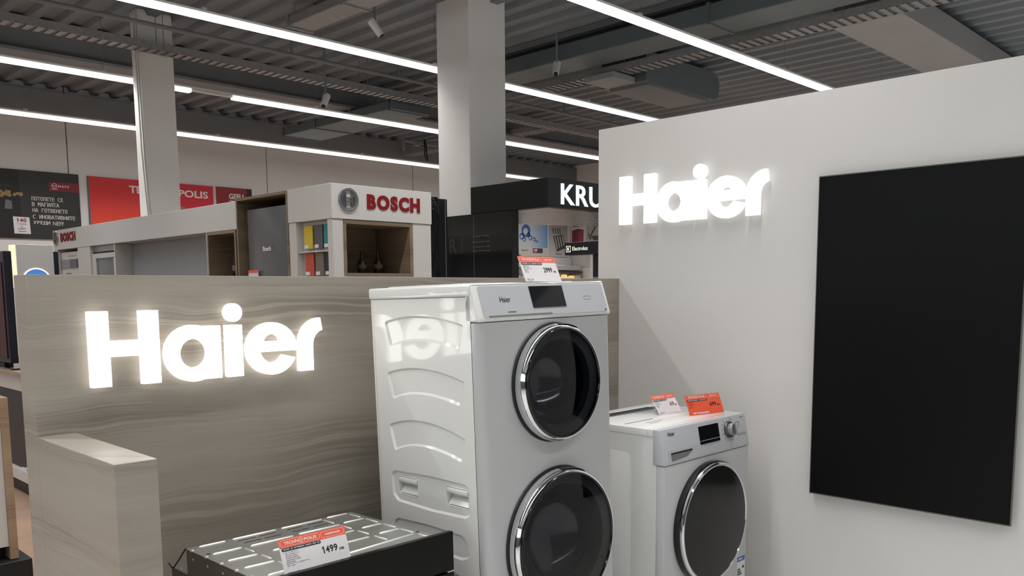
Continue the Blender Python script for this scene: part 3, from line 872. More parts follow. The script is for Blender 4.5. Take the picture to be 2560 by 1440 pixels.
# soap drawer; the shade in its pull is a painted black strip
dm = flat([rrect(0.030, -0.122, 0.235, -0.078, 0.004), rrect(0.046, -0.117, 0.187, -0.0865, 0.003)], 0.0006); slp(dm, 0, 0, 0.0006)
dr = Q('soap_drawer', dm, CTRL, cps)
b = B()
o = [Vector((x_, 0, 0)) for x_ in (0.046, 0.187)]
p = lambda x_, s, l: S0 + Vector((x_, 0, 0)) + SVs * s + SNs * l
b.quad(p(0.046, 0.0865, 0.0009), p(0.187, 0.0865, 0.0009), p(0.187, 0.0925, 0.0009), p(0.046, 0.0925, 0.0009))
Q('painted_pull_shadow', b, BLKM, dr)
b = B().quad(p(0.046, 0.0925, 0.0008), p(0.187, 0.0925, 0.0008), p(0.150, 0.110, 0.0008), p(0.046, 0.117, 0.0008))
Q('pull_scoop', b, GREYP, dr)
# front
SC, SR = (0.2975, -0.385), 0.236
b = B().box(0.002, SW - 0.002, -0.021, 0.017, -SH + 0.02, -0.1295, 0.006, 2)
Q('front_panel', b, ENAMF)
A = (0, -1, 0); C = (SC[0], -0.021, SC[1])
d = Q('door', B().lathe([(SR, 0.0), (SR + 0.002, 0.006), (SR, 0.024), (SR - 0.010, 0.030)], C, A, 72), BLKG, label='black round door with a chrome ring')
Q('chrome_ring', B().lathe([(SR - 0.004, 0.026), (SR - 0.005, 0.034), (SR - 0.010, 0.038), (SR - 0.016, 0.037), (SR - 0.019, 0.034)], C, A, 72), CHROME, d)
gl = [(SR - 0.018, 0.035)]
for i in range(1, 9): gl.append(((SR - 0.018) * (1 - i / 8), 0.035 + 0.010 * (1 - (1 - i / 8) ** 2)))
gl[-1] = (0.0, gl[-1][1])
Q('glass', B().lathe(gl, C, A, 72), DGLASS, d)
# energy sticker at the lower right
en = Q('energy_label', B().box(0.520, 0.580, -0.0222, -0.0208, -0.72, -0.580), CARD)
en['label'] = 'white energy label with a blue top band'
Q('blue_band', B().box(0.521, 0.579, -0.0226, -0.0221, -0.603, -0.582), SAFE, en)
me = text_mesh('ENERG', 0.03, 0.008, 0.0002, 0.01); place(me, (0.530, -0.0228, -0.597), (1, 0, 0), (0, 0, 1)); Q('lettering', me, WINK, en)
for i, (w, m_) in enumerate(((0.024, GREENL), (0.03, GREENL), (0.036, GREENL))):
    Q('rating_arrow', B().prism([(0.523, -0.640 - i * 0.010), (0.523 + w - 0.004, -0.640 - i * 0.010), (0.523 + w, -0.636 - i * 0.010), (0.523 + w - 0.004, -0.632 - i * 0.010), (0.523, -0.632 - i * 0.010)], 'y', -0.0226, -0.0221), m_, en)
me = flat([circ(0.567, -0.630, 0.008, 0.006, 14)], 0.0003); place(me, (0, -0.0226, 0), (1, 0, 0), (0, 0, 1)); Q('rating_mark', me, INK, en)
for x in (0.05, SW - 0.05):
    for y in (0.05, SDp - 0.05):
        Q('foot', B().lathe([(0.02, -SH - 0.013), (0.02, -SH + 0.0), (0.012, -SH + 0.002), (0.012, -SH + 0.025)], (x, y, 0), (0, 0, 1), 16), BLKM)

# ================================================================== built-in oven, top side showing
OW, OD, OH = 0.56, 0.475, 0.58
ov = thing('built_in_oven', 'uncased built-in oven with a pressed steel top and black glass front', 'oven', (1.013, 1.847, 0.781), (-0.017, 0, -0.006))
V_ = lambda n, b, m, par=ov, **k: obj(n, b, m, par, **k)
b = B().box(0, OW, 0.0, OD, -OH, -0.0015)
V_('chassis', b, STEELD)
top = V_('top_sheet', B().box(-0.001, OW + 0.001, 0.0, OD + 0.001, -0.0015, 0.0, 0.0006, 1), STEEL)
def rib(x0, y0, x1, y1, r=0.0042):
    p0, p1 = Vector((x0, y0, -0.0012)), Vector((x1, y1, -0.0012)); dd = (p1 - p0).normalized()
    V_('rib', B().tube([p0 - dd * 0.002, p0 + dd * 0.003, p1 - dd * 0.003, p1 + dd * 0.002], [0.0016, r, r, 0.0016], 10), RIBM, top)
rows = [(0.463, 1), (0.364, 1), (0.272, 1), (0.184, 1), (0.105, 1)]
rib(0.035, 0.465, 0.112, 0.463); rib(0.137, 0.464, 0.276, 0.462); rib(0.298, 0.464, 0.440, 0.464); rib(0.464, 0.468, 0.538, 0.466)
rib(0.028, 0.364, 0.112, 0.364); rib(0.140, 0.360, 0.276, 0.360); rib(0.300, 0.365, 0.440, 0.362); rib(0.464, 0.372, 0.536, 0.370)
rib(0.028, 0.274, 0.110, 0.270); rib(0.160, 0.270, 0.270, 0.268); rib(0.300, 0.272, 0.432, 0.272); rib(0.466, 0.276, 0.536, 0.275)
rib(0.028, 0.182, 0.110, 0.178); rib(0.160, 0.180, 0.420, 0.178); rib(0.466, 0.186, 0.536, 0.184)
rib(0.040, 0.080, 0.270, 0.082); rib(0.283, 0.084, 0.528, 0.104)
for x_, segs in ((0.439, ((0.450, 0.392), (0.352, 0.296), (0.262, 0.206), (0.176, 0.116))), (0.5385, ((0.452, 0.392), (0.362, 0.298), (0.268, 0.206), (0.178, 0.118), (0.092, 0.040))),
                 (0.116, ((0.350, 0.300), (0.255, 0.205), (0.165, 0.110)))):
    for a, c_ in segs: rib(x_, a, x_ + 0.001, c_, 0.0036)
for x0 in (0.140, 0.205, 0.300, 0.372):
    for y_ in (0.436, 0.402):
        V_('vent_slot', B().box(x0, x0 + 0.055, y_ - 0.0028, y_ + 0.0028, -0.0005, 0.0005, 0.0002, 1), BLKM, top)
for x_, y_ in ((0.020, 0.377), (0.552, 0.112)):
    me = flat([circ(x_, y_, 0.006, 0.004, 16)], 0.0003); me.transform(Matrix.Translation((0, 0, 0.0004))); V_('screw_hole', me, BLKM, top)
for i, y_ in enumerate((0.445, 0.355, 0.265, 0.18, 0.10)):
    V_('fold_dimple', B().lathe([(0.006, -0.001), (0.005, 0.002), (0, 0.003)], (0.0035, y_, -0.001), (-0.5, 0, 1), 12), RIBM, top)
    V_('rivet', B().lathe([(0.004, 0), (0.003, 0.0015), (0, 0.002)], (0, y_ - 0.012, -0.024), (-1, 0, 0), 10), STEEL)
V_('rear_housing', B().box(0.002, OW - 0.002, OD + 0.001, OD + 0.115, -OH + 0.02, -0.078, 0.002, 1).box(0.0, 0.02, OD - 0.15, OD + 0.115, -0.080, -0.076), STEELD)
V_('rear_screw', B().lathe([(0.005, 0), (0.004, 0.002), (0, 0.003)], (0.012, OD + 0.07, -0.076), (0, 0, 1), 10), STEEL)
V_('lead_wire', B().tube([(-0.002, OD - 0.002, 0.002), (-0.003, OD + 0.04, -0.036), (-0.003, OD + 0.085, -0.072), (-0.004, OD + 0.10, -0.074), (-0.004, OD + 0.118, -0.066)], 0.0022), BLKM)
V_('control_panel', B().box(-0.0175, 0.578, -0.021, -0.002, -0.094, 0.0205, 0.0012, 1), OVENG, label='black glass control strip standing proud of the steel top')
V_('panel_back_plate', B().box(-0.012, 0.572, -0.0015, 0.004, -0.094, 0.010), BLKM)
V_('notch_backdrop', B().box(0.555, 0.5775, -0.0205, -0.004, -0.0985, -0.0955), LAM)  # added white piece, in place of the washer seen through the notch
V_('gap_seal', B().box(-0.0165, 0.554, -0.012, -0.004, -0.0985, -0.0955), BLKM)
dd = V_('door', B().box(-0.0175, 0.578, -0.021, -0.002, -0.575, -0.100, 0.0012, 1), OVENG)
V_('handle', B().tube([(0.06, -0.021, -0.14), (0.06, -0.055, -0.14), (0.50, -0.055, -0.14), (0.50, -0.021, -0.14)], 0.009, 10), CHROME, dd)
for x in (0.05, OW - 0.05):
    for y in (0.05, OD - 0.05):
        V_('foot', B().lathe([(0.02, -OH - 0.046), (0.02, -OH)], (x, y, 0), (0, 0, 1), 14), BLKM)

# ================================================================== price cards
def price_card(label, BL, yaw, lean, w, h, price, promo=False, title='', lines=(), foot='', lift=0.0):
    """printed card leaning back against its folded foot; origin at its lower left corner"""
    t = thing('price_card', label, 'price card', BL, (0, 0, yaw))
    dy, dz = lean
    Vv = Vector((0, dy, dz)).normalized(); U = Vector((1, 0, 0)); N = U.cross(Vv)
    body = PROMO if promo else CARD
    def put(n, me, m, lf, par=None): 
        place(me, N * lf, U, Vv); return obj(n, me, m, par or t, smooth=False)
    put('card', flat([[(0, 0), (w, 0), (w, h), (0, h)]], 0.0006), body, 0)
    fb = B()
    fb.bm.faces.new([fb.bm.verts.new(q) for q in (Vv * h * 0.80 + U * w * .42 - N * .0012, Vv * h * 0.80 + U * w * .58 - N * .0012, U * w * .58 + Vector((0, dy + 0.022, lift)), U * w * .42 + Vector((0, dy + 0.022, lift)))])
    obj('back_prop', fb, CARD, t)
    hb = 0.235
    if not promo:
        put('header_band', flat([[(0, h * (1 - hb)), (w, h * (1 - hb)), (w, h), (0, h)]], 0.0002), ORANGE, 0.0009)
    z0, z1 = h * (1 - hb * .88), h * (1 - hb * .12)
    for a, c_ in ((0.02, 0.60), (0.62, 0.98)):
        r = (z1 - z0) * .42; e = 0.0007 * w / 0.2
        put('header_outline', flat([rrect(a * w, z0, c_ * w, z1, r), rrect(a * w + e, z0 + e, c_ * w - e, z1 - e, r - e)], 0.0001), WINK, 0.0013)
    zc = (z0 + z1) / 2; ch = (z1 - z0) * .46
    me = text_mesh('TECHN', 0.21 * w, ch, 0.0001, 0.02); me.transform(Matrix.Translation((0.075 * w, zc - ch / 2, 0))); put('lettering', me, WINK, 0.0013)
    cx = 0.322 * w
    put('emblem_ring', flat([circ(cx, zc, ch * .78, n=28), circ(cx, zc, ch * .60, n=28)], 0.0001), WINK, 0.0013)
    put('emblem_triangle', flat([[(cx - ch * .22, zc - ch * .32), (cx + ch * .34, zc), (cx - ch * .22, zc + ch * .32)]], 0.0001), WINK, 0.0013)
    me = text_mesh('POLIS', 0.185 * w, ch, 0.0001, 0.02); me.transform(Matrix.Translation((0.368 * w, zc - ch / 2, 0))); put('lettering', me, WINK, 0.0013)
    me = text_mesh('цена', 0.22 * w, ch * .72, 0.0001, 0.02); me.transform(Matrix.Translation((0.69 * w, zc - ch * .42, 0))); put('lettering', me, WINK, 0.0013)
    p1 = h * (1 - hb) - h * 0.012; p0 = p1 - h * 0.085
    put('title_bar', flat([rrect(0.025 * w, p0, 0.60 * w, p1, (p1 - p0) * .45)], 0.0002), INK, 0.0011)
    if title:
        me = text_mesh(title, 0.53 * w, h * .042, 0.0001, 0.008); me.transform(Matrix.Translation((0.048 * w, p0 + h * .022, 0))); put('lettering', me, WINK, 0.0015)
    ink = RINK if promo else GINK
    y = p0 - h * 0.062
    for s in lines:
        if s:
            me = text_mesh(s, None, h * .036, 0.0001, 0.0)
            mw = max(v.co.x for v in me.vertices)
            if mw > 0.60 * w:
                for v in me.vertices: v.co.x *= 0.60 * w / mw
            me.transform(Matrix.Translation((0.06 * w, y, 0))); put('lettering', me, ink, 0.0011)
        y -= h * 0.051
    if foot:
        me = text_mesh(foot, None, h * .036, 0.0001, 0.012); me.transform(Matrix.Translation((0.05 * w, h * .075, 0))); put('lettering', me, ink, 0.0011)
        me = text_mesh('Цена за брой с ДДС', None, h * .03, 0.0001, 0); me.transform(Matrix.Translation((0.05 * w, h * .03, 0))); put('lettering', me, ink, 0.0011)
    if promo:
        me = text_mesh('ПРОМОЦИЯ', 0.46 * w, h * .085, 0.0001, 0.02); me.transform(Matrix.Translation((0.10 * w, h * .035, 0))); put('lettering', me, WINK, 0.0011)
    pw = (0.245 if len(price) == 4 else 0.19) * w
    me = figures(price, pw, h * .195); me.transform(Matrix.Translation(((0.835 * w - pw), h * .37, 0))); put('price_figures', me, INK, 0.0012)
    me = text_mesh('лв', 0.075 * w, h * .062, 0.0001, 0.015); me.transform(Matrix.Translation((0.850 * w, h * .37, 0))); put('lettering', me, INK, 0.0012)
    return t
LN = ('Клас на енергия: A', 'Обем на фурната: 70 л', 'Електронен таймер', 'Сензорно управление', 'Телескопични водачи', 'Почистване', 'Височина 59.5 см, ширина 59.5 см', 'Цвят: черен')
LN2 = ('Капацитет: 8 кг', 'Обороти: 1400', 'Клас на енергия: A+++', 'Дисплей: да', 'Инвертор', 'Цвят: бял')
c1 = price_card('white and orange price card reading 1499 on the oven top', (1.068, 1.869, 0.7835), -0.03, (0.034, 0.088), 0.196, 0.0945, '1499', title='ФУРНА ЗА ВГРАЖДАНЕ HAIER HWO 60', lines=LN, foot='Гаранция: 2 години', lift=-0.002)
me = flat([circ(0.125, 0, 0.011, 0.008, 16, 0, PI, True)], 0.0002)
place(me, Vector((1, 0, 0)).cross(Vector((0, .034, .088)).normalized()) * 0.0011, (1, 0, 0), (0, .034, .088)); obj('thumb_notch', me, WINK, c1)
price_card('white and orange price card reading 2999 on top of the tall washer', (1.985, 1.90, 1.5275), 0.0, (0.037, 0.079), 0.174, 0.090, '2999', title='ПЕРАЛНЯ СЪС СУШИЛНЯ HAIER', lines=LN2, foot='Гаранция: 2 години', lift=-0.004)
price_card('white price card reading 619 at the back of the low washer', (2.802, 1.946, 0.9985), -0.05, (0.049, 0.072), 0.148, 0.087, '619', title='ПЕРАЛНЯ HAIER', lines=LN2, foot='Гаранция: 2 години')
price_card('orange promotion price card reading 699 at the front of the low washer', (2.864, 1.844, 0.9985), -0.22, (0.033, 0.077), 0.192, 0.084, '699', promo=True, title='ПЕРАЛНЯ HAIER', lines=LN2)

# ================================================================== red-lettered kiosk (corner unit and long white row)
def letters(body, O, U, V, width, height, m, parent, depth=0.008, offset=0.03, gaps=None, name='letter'):
    """word set as single letters, each a part"""
    adv = []
    full = []
    for ch in body:
        me = text_mesh(ch, None, 1.0, 1.0, offset, res=4)
        full.append(me); adv.append(max(v.co.x for v in me.vertices))
    gap = 0.10
    tot = sum(adv) + gap * (len(body) - 1); k = width / tot; x = 0
    U = Vector(U); V = Vector(V); N = U.cross(V)
    for me, a in zip(full, adv):
        for v in me.vertices: v.co = (v.co.x * k + x * k, v.co.y * height, (v.co.z + 1) * 0.5 * depth)
        place(me, O, U, V); wobj(name, me, m, parent, smooth=False); x += a + gap

def bosch_badge(parent, C, U, V, r):
    U = Vector(U); V = Vector(V); N = U.cross(V); C = Vector(C)
    def put(polys, d, m, lift, nm):
        me = flat(polys, d); place(me, C + N * lift, U, V); return wobj(nm, me, m, parent, smooth=False)
    wobj('emblem_ring', place(_ring_mesh(r, 0.012), C, U, V), BADGE, parent)
    put([circ(0, 0, r * .80, n=36), circ(0, 0, r * .74, n=36)], 0.003, BADGED, 0.005, 'emblem_groove')
    k = r
    put([[(-.34 * k, -.62 * k), (-.25 * k, -.62 * k), (-.25 * k, -.20 * k), (.25 * k, -.20 * k), (.25 * k, -.62 * k), (.34 * k, -.62 * k), (.34 * k, .62 * k), (.25 * k, .62 * k), (.25 * k, .20 * k), (-.25 * k, .20 * k), (-.25 * k, .62 * k), (-.34 * k, .62 * k)],
         [(-.25 * k, -.12 * k), (.25 * k, -.12 * k), (.25 * k, .12 * k), (-.25 * k, .12 * k)]], 0.005, BADGE, 0.006, 'emblem_armature')
    for s in (-1, 1):
        p = [(s * .42 * k, -.55 * k)] + [(s * .70 * k * math.cos(a), .70 * k * math.sin(a)) for a in [math.radians(-50 + 100 * i / 10) for i in range(11)]] + [(s * .42 * k, .55 * k)]
        q = [(s * .48 * k, -.40 * k)] + [(s * .60 * k * math.cos(a), .60 * k * math.sin(a)) for a in [math.radians(-40 + 80 * i / 10) for i in range(11)]] + [(s * .48 * k, .40 * k)]
        put([p, q], 0.004, BADGED, 0.005, 'emblem_arc')
def _ring_mesh(r, d):
    return flat([circ(0, 0, r, n=48), circ(0, 0, r * .86, n=48)], d / 2, 0, d * .2)
def place_mesh(me, C, U, V):
    return place(me, C, U, V)

kx = thing('showroom_kiosk', 'white corner kiosk with red lettering and a round metal emblem on its fascia', 'kiosk', (3.6, 5.1, 0))
KX0, KX1, KY0, KY1, KZ = 3.238, 4.088, 4.882, 5.432, 2.218
wobj('fascia', B().box(KX0 - 0.006, KX1 + 0.006, KY0 - 0.006, KY1, 1.986, KZ, 0.002, 1), LAM, kx)
cb = B()
cb.box(KX0, 3.321, KY0, KY0 + 0.06, 0, 1.984)               # front pier left (also the corner)
cb.box(3.917, KX1, KY0, KY0 + 0.45, 0, 1.984)
cb.box(3.321, 3.917, KY0, KY0 + 0.45, 0, 1.606)
cb.box(3.321, 3.917, KY0 + 0.44, KY1, 1.606, 1.984)
cb.box(KX0 + 0.06, 3.321, KY0 + 0.06, KY1, 0, 1.984)
cb.box(KX0, KX0 + 0.06, 5.337, KY1, 0, 1.984)
cb.box(KX0, KX0 + 0.06, 4.943, 5.337, 0, 1.15)
wobj('body', cb, LAM, kx, smooth=False)
for z in (1.775,):
    wobj('sample_shelf', B().box(KX0 + 0.01, KX0 + 0.06, 4.943, 5.337, 1.772, 1.780), LAM, kx)
letters('BOSCH', (3.517, KY0 - 0.006, 2.062), (1, 0, 0), (0, 0, 1), 0.465, 0.102, BOSCHR, kx, 0.005, 0.055)
bosch_badge(kx, (3.364, KY0 - 0.008, 2.116), (1, 0, 0), (0, 0, 1), 0.077)
# wood-lined niche
nb = thing('niche_box', 'brown wood-framed niche below the large red lettering', 'niche', (3.619, 4.9, 1.608))
b = B()
b.box(3.322, 3.916, KY0 - 0.004, 5.31, 1.957, 1.981).box(3.322, 3.916, KY0 - 0.004, 5.31, 1.608, 1.626).box(3.322, 3.344, KY0 - 0.004, 5.31, 1.626, 1.957).box(3.888, 3.916, KY0 - 0.004, 5.31, 1.626, 1.957)
wobj('frame', b, WOODN, nb, smooth=False)
wobj('back_board', B().box(3.344, 3.888, 5.29, 5.315, 1.626, 1.957), WOODN, nb)
def vase(x, y, z, h, r, m, label, group=None):
    t = thing('bottle', label, 'bottle', (x, y, z), group=group)
    wobj('glass_body', B().lathe([(0, 0), (r * .8, 0.002), (r, h * .2), (r * .95, h * .5), (r * .35, h * .72), (r * .3, h * .95), (r * .36, h)], (x, y, z), (0, 0, 1), 18), m, t)
    wobj('paper_band', B().lathe([(r * 1.0, h * .24), (r * 1.005, h * .42)], (x, y, z), (0, 0, 1), 18), WOODN, t)
    wobj('stopper', B().lathe([(r * .34, h), (r * .34, h * 1.05), (0, h * 1.06)], (x, y, z), (0, 0, 1), 12), BLKM, t)
vase(3.655, 5.15, 1.626, 0.16, 0.034, BOTG, 'dark green bottle standing in the brown niche')
vase(3.80, 5.15, 1.626, 0.17, 0.036, BOTR, 'dark red bottle standing in the brown niche')
# sample plates on the left face
def sample(y0, y1, z0, z1, m, word):
    t = thing('colour_sample', word + ' colour sample plate on the side of the corner kiosk', 'sample', (KX0 + 0.04, (y0 + y1) / 2, z0))
    wobj('plate', B().box(KX0 + 0.030, KX0 + 0.042, y0, y1, z0, z1, 0.002, 1), m, t)
    wobj('name_tag', B().box(KX0 + 0.026, KX0 + 0.0305, y1 - 0.055, y1 - 0.008, z0 + 0.004, z0 + 0.028), CARD, t)
    wobj('hook', B().box(KX0 + 0.042, KX0 + 0.062, (y0 + y1) / 2 - 0.01, (y0 + y1) / 2 + 0.01, z1 - 0.03, z1 - 0.01), GREYP, t)
for (y0, y1), ma, wa, mb, wb_ in (((5.182, 5.285), YEL, 'yellow', SRED, 'brick red'), ((5.056, 5.157), SGRY, 'mid grey', TAUP, 'taupe'), ((4.948, 5.037), TEAL, 'teal', SBLK, 'black')):
    sample(y0, y1, 1.797, 1.957, ma, wa); sample(y0 - 0.006, y1 - 0.006, 1.611, 1.766, mb, wb_)
# tall wood frame with the grey fridge
RX1 = 3.545
fw = thing('fridge_surround', 'tall brown wood frame around the dark grey refrigerator', 'cabinet', (3.39, 5.81, 0))
b = B()
b.box(KX0 - 0.006, RX1, 5.436, 6.189, 2.195, 2.216).box(KX0 - 0.006, RX1, 5.436, 5.456, 0, 2.195).box(KX0 - 0.006, RX1, 6.170, 6.189, 0, 2.195)
wobj('frame', b, WOODN, fw, smooth=False)
wobj('back_board', B().box(RX1 - 0.02, RX1, 5.456, 6.170, 0, 2.195), BLKM, fw)
fg = thing('refrigerator', 'dark grey glass-fronted refrigerator inside the tall wood frame', 'refrigerator', (3.4, 5.77, 0.0))
wobj('case', B().box(KX0 + 0.05, RX1 - 0.03, 5.465, 6.08, 0.0, 2.12), BLKM, fg)
wobj('door', B().box(KX0 + 0.03, KX0 + 0.05, 5.462, 6.082, 0.03, 2.125, 0.004, 2), FRIDGE, fg)
me = text_mesh('Bosch', 0.115, 0.034, 0.0006, 0.02); place(me, (KX0 + 0.0295, 5.862, 1.806), (0, -1, 0), (0, 0, 1)); wobj('lettering', me, WINK, fg, smooth=False)
for i in range(3):
    wobj('status_bar', B().box(KX0 + 0.0285, KX0 + 0.03, 5.736 - i * 0.013, 5.742 - i * 0.013, 1.815, 1.85), GINK, fg)
t = thing('price_card', 'pink-topped white card at the foot of the grey refrigerator door', 'price card', (KX0 - 0.0, 5.99, 1.607))
wobj('card', B().box(KX0 + 0.012, KX0 + 0.016, 5.917, 6.065, 1.560, 1.667), CARD, t)
wobj('header_band', B().box(KX0 + 0.010, KX0 + 0.012, 5.917, 6.065, 1.648, 1.667), ORANGE, t)
# long white row
rw = thing('appliance_wall', 'long white appliance wall with red lettering at its far left end', 'kiosk', (3.39, 8.3, 0))
wobj('fascia', B().box(KX0 - 0.004, RX1, 6.192, 10.44, 1.986, 2.200, 0.002, 1), LAM, rw)
b = B()
b.box(KX0, RX1, 8.672, 8.690, 0, 1.984)
b.box(KX0, RX1, 9.345, 9.70, 0, 1.984)
b.box(KX0 + 0.02, RX1, 8.690, 9.345, 0, 1.55)
b.box(KX0, RX1, 6.700, 6.716, 0, 1.984)
b.box(KX0, RX1, 10.33, 10.44, 0, 1.984)
b.box(KX0 + 0.05, RX1, 8.690, 9.345, 1.926, 1.984)
wobj('body', b, LAM, rw, smooth=False)
wobj('recess_back', B().box(KX0 + 0.16, KX0 + 0.17, 6.716, 8.672, 0, 1.984), RECESS, rw)
wobj('recess_side', B().box(KX0 + 0.0, KX0 + 0.16, 6.716, 6.722, 0, 1.984), RECESS, rw)
wobj('dark_end_panel', B().box(KX0 + 0.13, KX0 + 0.16, 6.73, 6.98, 0, 1.90), NAVY, rw)
letters('BOSCH', (KX0 - 0.004, 10.19, 2.064), (0, -1, 0), (0, 0, 1), 0.465, 0.098, BOSCHR, rw, 0.005, 0.055)
bosch_badge(rw, (KX0 - 0.006, 10.345, 2.112), (0, -1, 0), (0, 0, 1), 0.077)
nb = thing('niche_box', 'small brown wood-framed niche beside the tall refrigerator frame', 'niche', (3.39, 6.46, 1.0))
b = B()
b.box(KX0 - 0.005, RX1, 6.214, 6.698, 1.962, 1.984).box(KX0 - 0.005, RX1, 6.214, 6.236, 1.02, 1.962).box(KX0 - 0.005, RX1, 6.678, 6.698, 1.02, 1.962).box(KX0 - 0.005, RX1, 6.214, 6.698, 1.0, 1.02)
wobj('frame', b, WOODN, nb, smooth=False)
wobj('back_board', B().box(RX1 - 0.03, RX1 - 0.005, 6.236, 6.678, 1.02, 1.962), BLKM, nb)
wobj('shelf', B().box(KX0 + 0.05, RX1 - 0.03, 6.236, 6.678, 1.60, 1.615), WOODN, nb)
vase(3.40, 6.55, 1.615, 0.25, 0.03, BOTR, 'slim dark red bottle at the left in the small niche')
vase(3.42, 6.36, 1.615, 0.26, 0.04, BOTG, 'broad dark bottle at the right in the small niche')
# built-in machine with grey window
t = thing('white_oven', 'white built-in appliance with a grey window left of the long grey recess', 'appliance', (3.35, 9.02, 1.55))
wobj('front_frame', B().box(KX0 + 0.015, KX0 + 0.05, 8.697, 9.338, 1.855, 1.905, 0.003, 1).box(KX0 + 0.015, KX0 + 0.05, 8.697, 8.767, 1.552, 1.855, 0.003, 1).box(KX0 + 0.015, KX0 + 0.05, 9.244, 9.338, 1.552, 1.855, 0.003, 1), LAM, t)
wobj('window', B().box(KX0 + 0.030, KX0 + 0.045, 8.767, 9.244, 1.552, 1.855), GREYG, t)
wobj('casing', B().box(KX0 + 0.05, RX1 - 0.01, 8.70, 9.335, 1.552, 1.90), BLKM, t)
wobj('dark_slot', B().box(KX0 + 0.03, KX0 + 0.04, 8.70, 9.335, 1.906, 1.925), BLKM, t)
# built-in washing machine at the far end
t = thing('built_in_washer', 'white washing machine with a dark display at the far left end of the appliance wall', 'washing machine', (3.35, 10.02, 1.2))
wobj('casing', B().box(KX0 + 0.03, RX1 - 0.01, 9.71, 10.32, 1.2, 1.955, 0.004, 1), LAM, t)
wobj('display', B().box(KX0 + 0.02, KX0 + 0.03, 9.80, 10.32, 1.778, 1.872), GREYG, t)
wobj('display_dark_end', B().box(KX0 + 0.016, KX0 + 0.02, 9.80, 10.02, 1.782, 1.870), BLKG, t)
wobj('door_ring', B().lathe([(0.20, 0), (0.20, 0.02), (0.17, 0.03), (0.165, 0.02)], (KX0 + 0.03, 10.08, 1.53), (-1, 0, 0), 40), BADGE, t)
wobj('door_glass', B().lathe([(0.165, 0.02), (0.10, 0.035), (0, 0.04)], (KX0 + 0.03, 10.08, 1.53), (-1, 0, 0), 40), BLKG, t)
wobj('brand_strip', B().box(KX0 + 0.026, KX0 + 0.03, 9.85, 10.1, 1.905, 1.915), BADGE, t)
t = thing('washer_surround', 'dark open top gap above the far left washing machine', 'cabinet', (3.4, 10.0, 1.97))
wobj('gap_back', B().box(KX0 + 0.2, KX0 + 0.21, 9.70, 10.33, 1.955, 1.984), BLKM, t)

# slim black tower right of the corner kiosk
t = thing('black_tower', 'slim black glass tower between the white kiosk and the thick column', 'tower', (4.7, 5.75, 0))
wobj('glass_panel', B().box(4.45, 4.774, 5.60, 5.95, 0, 2.29, 0.003, 1), BLKW, t)
wobj('side_panel', B().box(4.778, 4.878, 5.60, 5.95, 0, 2.279, 0.003, 1), BLKG, t)
wobj('edge_strip', B().box(4.851, 4.856, 5.598, 5.601, 0, 2.278), GREYP, t)

# ================================================================== black kiosk with lit letters
kk = thing('black_kiosk', 'black kiosk with glowing white capital letters, right of the thick column', 'kiosk', (6.0, 5.6, 0))
wobj('fascia', B().box(5.519, 9.0, 5.014, 5.10, 2.216, 2.466, 0.004, 1).box(5.519, 5.60, 5.10, 5.999, 2.216, 2.466, 0.004, 1), BLKF, kk)
wobj('soffit', B().box(5.60, 6.028, 5.10, 5.98, 2.218, 2.236), MIRROR, kk)
wobj('side_wall_core', B().box(5.521, 5.60, 5.45, 5.995, 0, 2.214), BLKM, kk)
cy = thing('mirror_canopy', 'dark mirrored canopy underside hanging behind the glowing capital letters', 'canopy', (7.5, 5.8, 2.218))
wobj('mirror_sheet', B().prism([(6.03, 5.104), (8.98, 5.104), (8.98, 5.75), (7.05, 6.5), (6.03, 6.55)], 'z', 2.218, 2.232), MIRROR, cy)
wobj('carrier_frame', B().box(6.05, 6.09, 5.104, 6.5, 2.233, 2.26).box(7.0, 7.04, 5.104, 6.5, 2.233, 2.26), BLKM, cy)
sw = thing('black_side_panel', 'black gloss side panel cladding the foot of the thick column', 'panel', (5.515, 5.97, 0))
wobj('sheet', B().box(5.510, 5.518, 5.447, 6.50, 0, 2.214), BLKG, sw)
wobj('panel_joint', B().box(5.5085, 5.5099, 5.95, 5.953, 0, 2.2), GREYP, sw)
for i, zz in enumerate((2.008, 1.953, 1.908, 1.868)):  # chrome lines imitating wavy reflections of the ceiling strips
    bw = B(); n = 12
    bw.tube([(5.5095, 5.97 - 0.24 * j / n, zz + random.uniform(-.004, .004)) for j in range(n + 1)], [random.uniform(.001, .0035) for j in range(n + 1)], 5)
    wobj('strip_reflection', bw, CHROME, sw)
b = B()
letters('KRUPS', (5.686, 5.014, 2.247), (1, 0, 0), (0, 0, 1), 0.86, 0.180, KRUM, kk, 0.010, 0.012)
# counter below the fascia, mostly hidden
wobj('counter', B().box(5.62, 6.9, 5.2, 5.9, 0, 1.0), BLKM, kk)
DIM = mat('dim_letter', (0.022, 0.024, 0.026, 1), 0.4)
for ch, ya, hh in (('R', 6.30, .135), ('I', 6.13, .135)):
    me = text_mesh(ch, None, hh, 0.0006, 0.02); place(me, (5.5095, ya, 1.86), (0, -1, 0), (0, 0, 1)); wobj('dim_letter', me, DIM, sw, smooth=False)

# ================================================================== posters on the back wall
YB = 12.5
def poster(label, x0, x1, z0, z1, m, y=YB - 0.012):
    t = thing('poster', label, 'poster', ((x0 + x1) / 2, y, z0))
    wobj('board', B().box(x0, x1, y - 0.006, YB - 0.001, z0, z1), m, t)
    return t
def pprint(t, n, polys, m, lift, y=YB - 0.018, depth=0.0006):
    me = flat(polys, depth); place(me, (0, y - lift, 0), (1, 0, 0), (0, 0, 1)); return wobj(n, me, m, t, smooth=False)
def ptext(t, s, x, z, w, h, m, lift=0.002, off=0.0, y=YB - 0.018, sp=1.0):
    me = text_mesh(s, w, h, 0.0006, off, spacing=sp); place(me, (x, y - lift, z), (1, 0, 0), (0, 0, 1)); wobj('lettering', me, m, t, smooth=False)
Z = 1.5
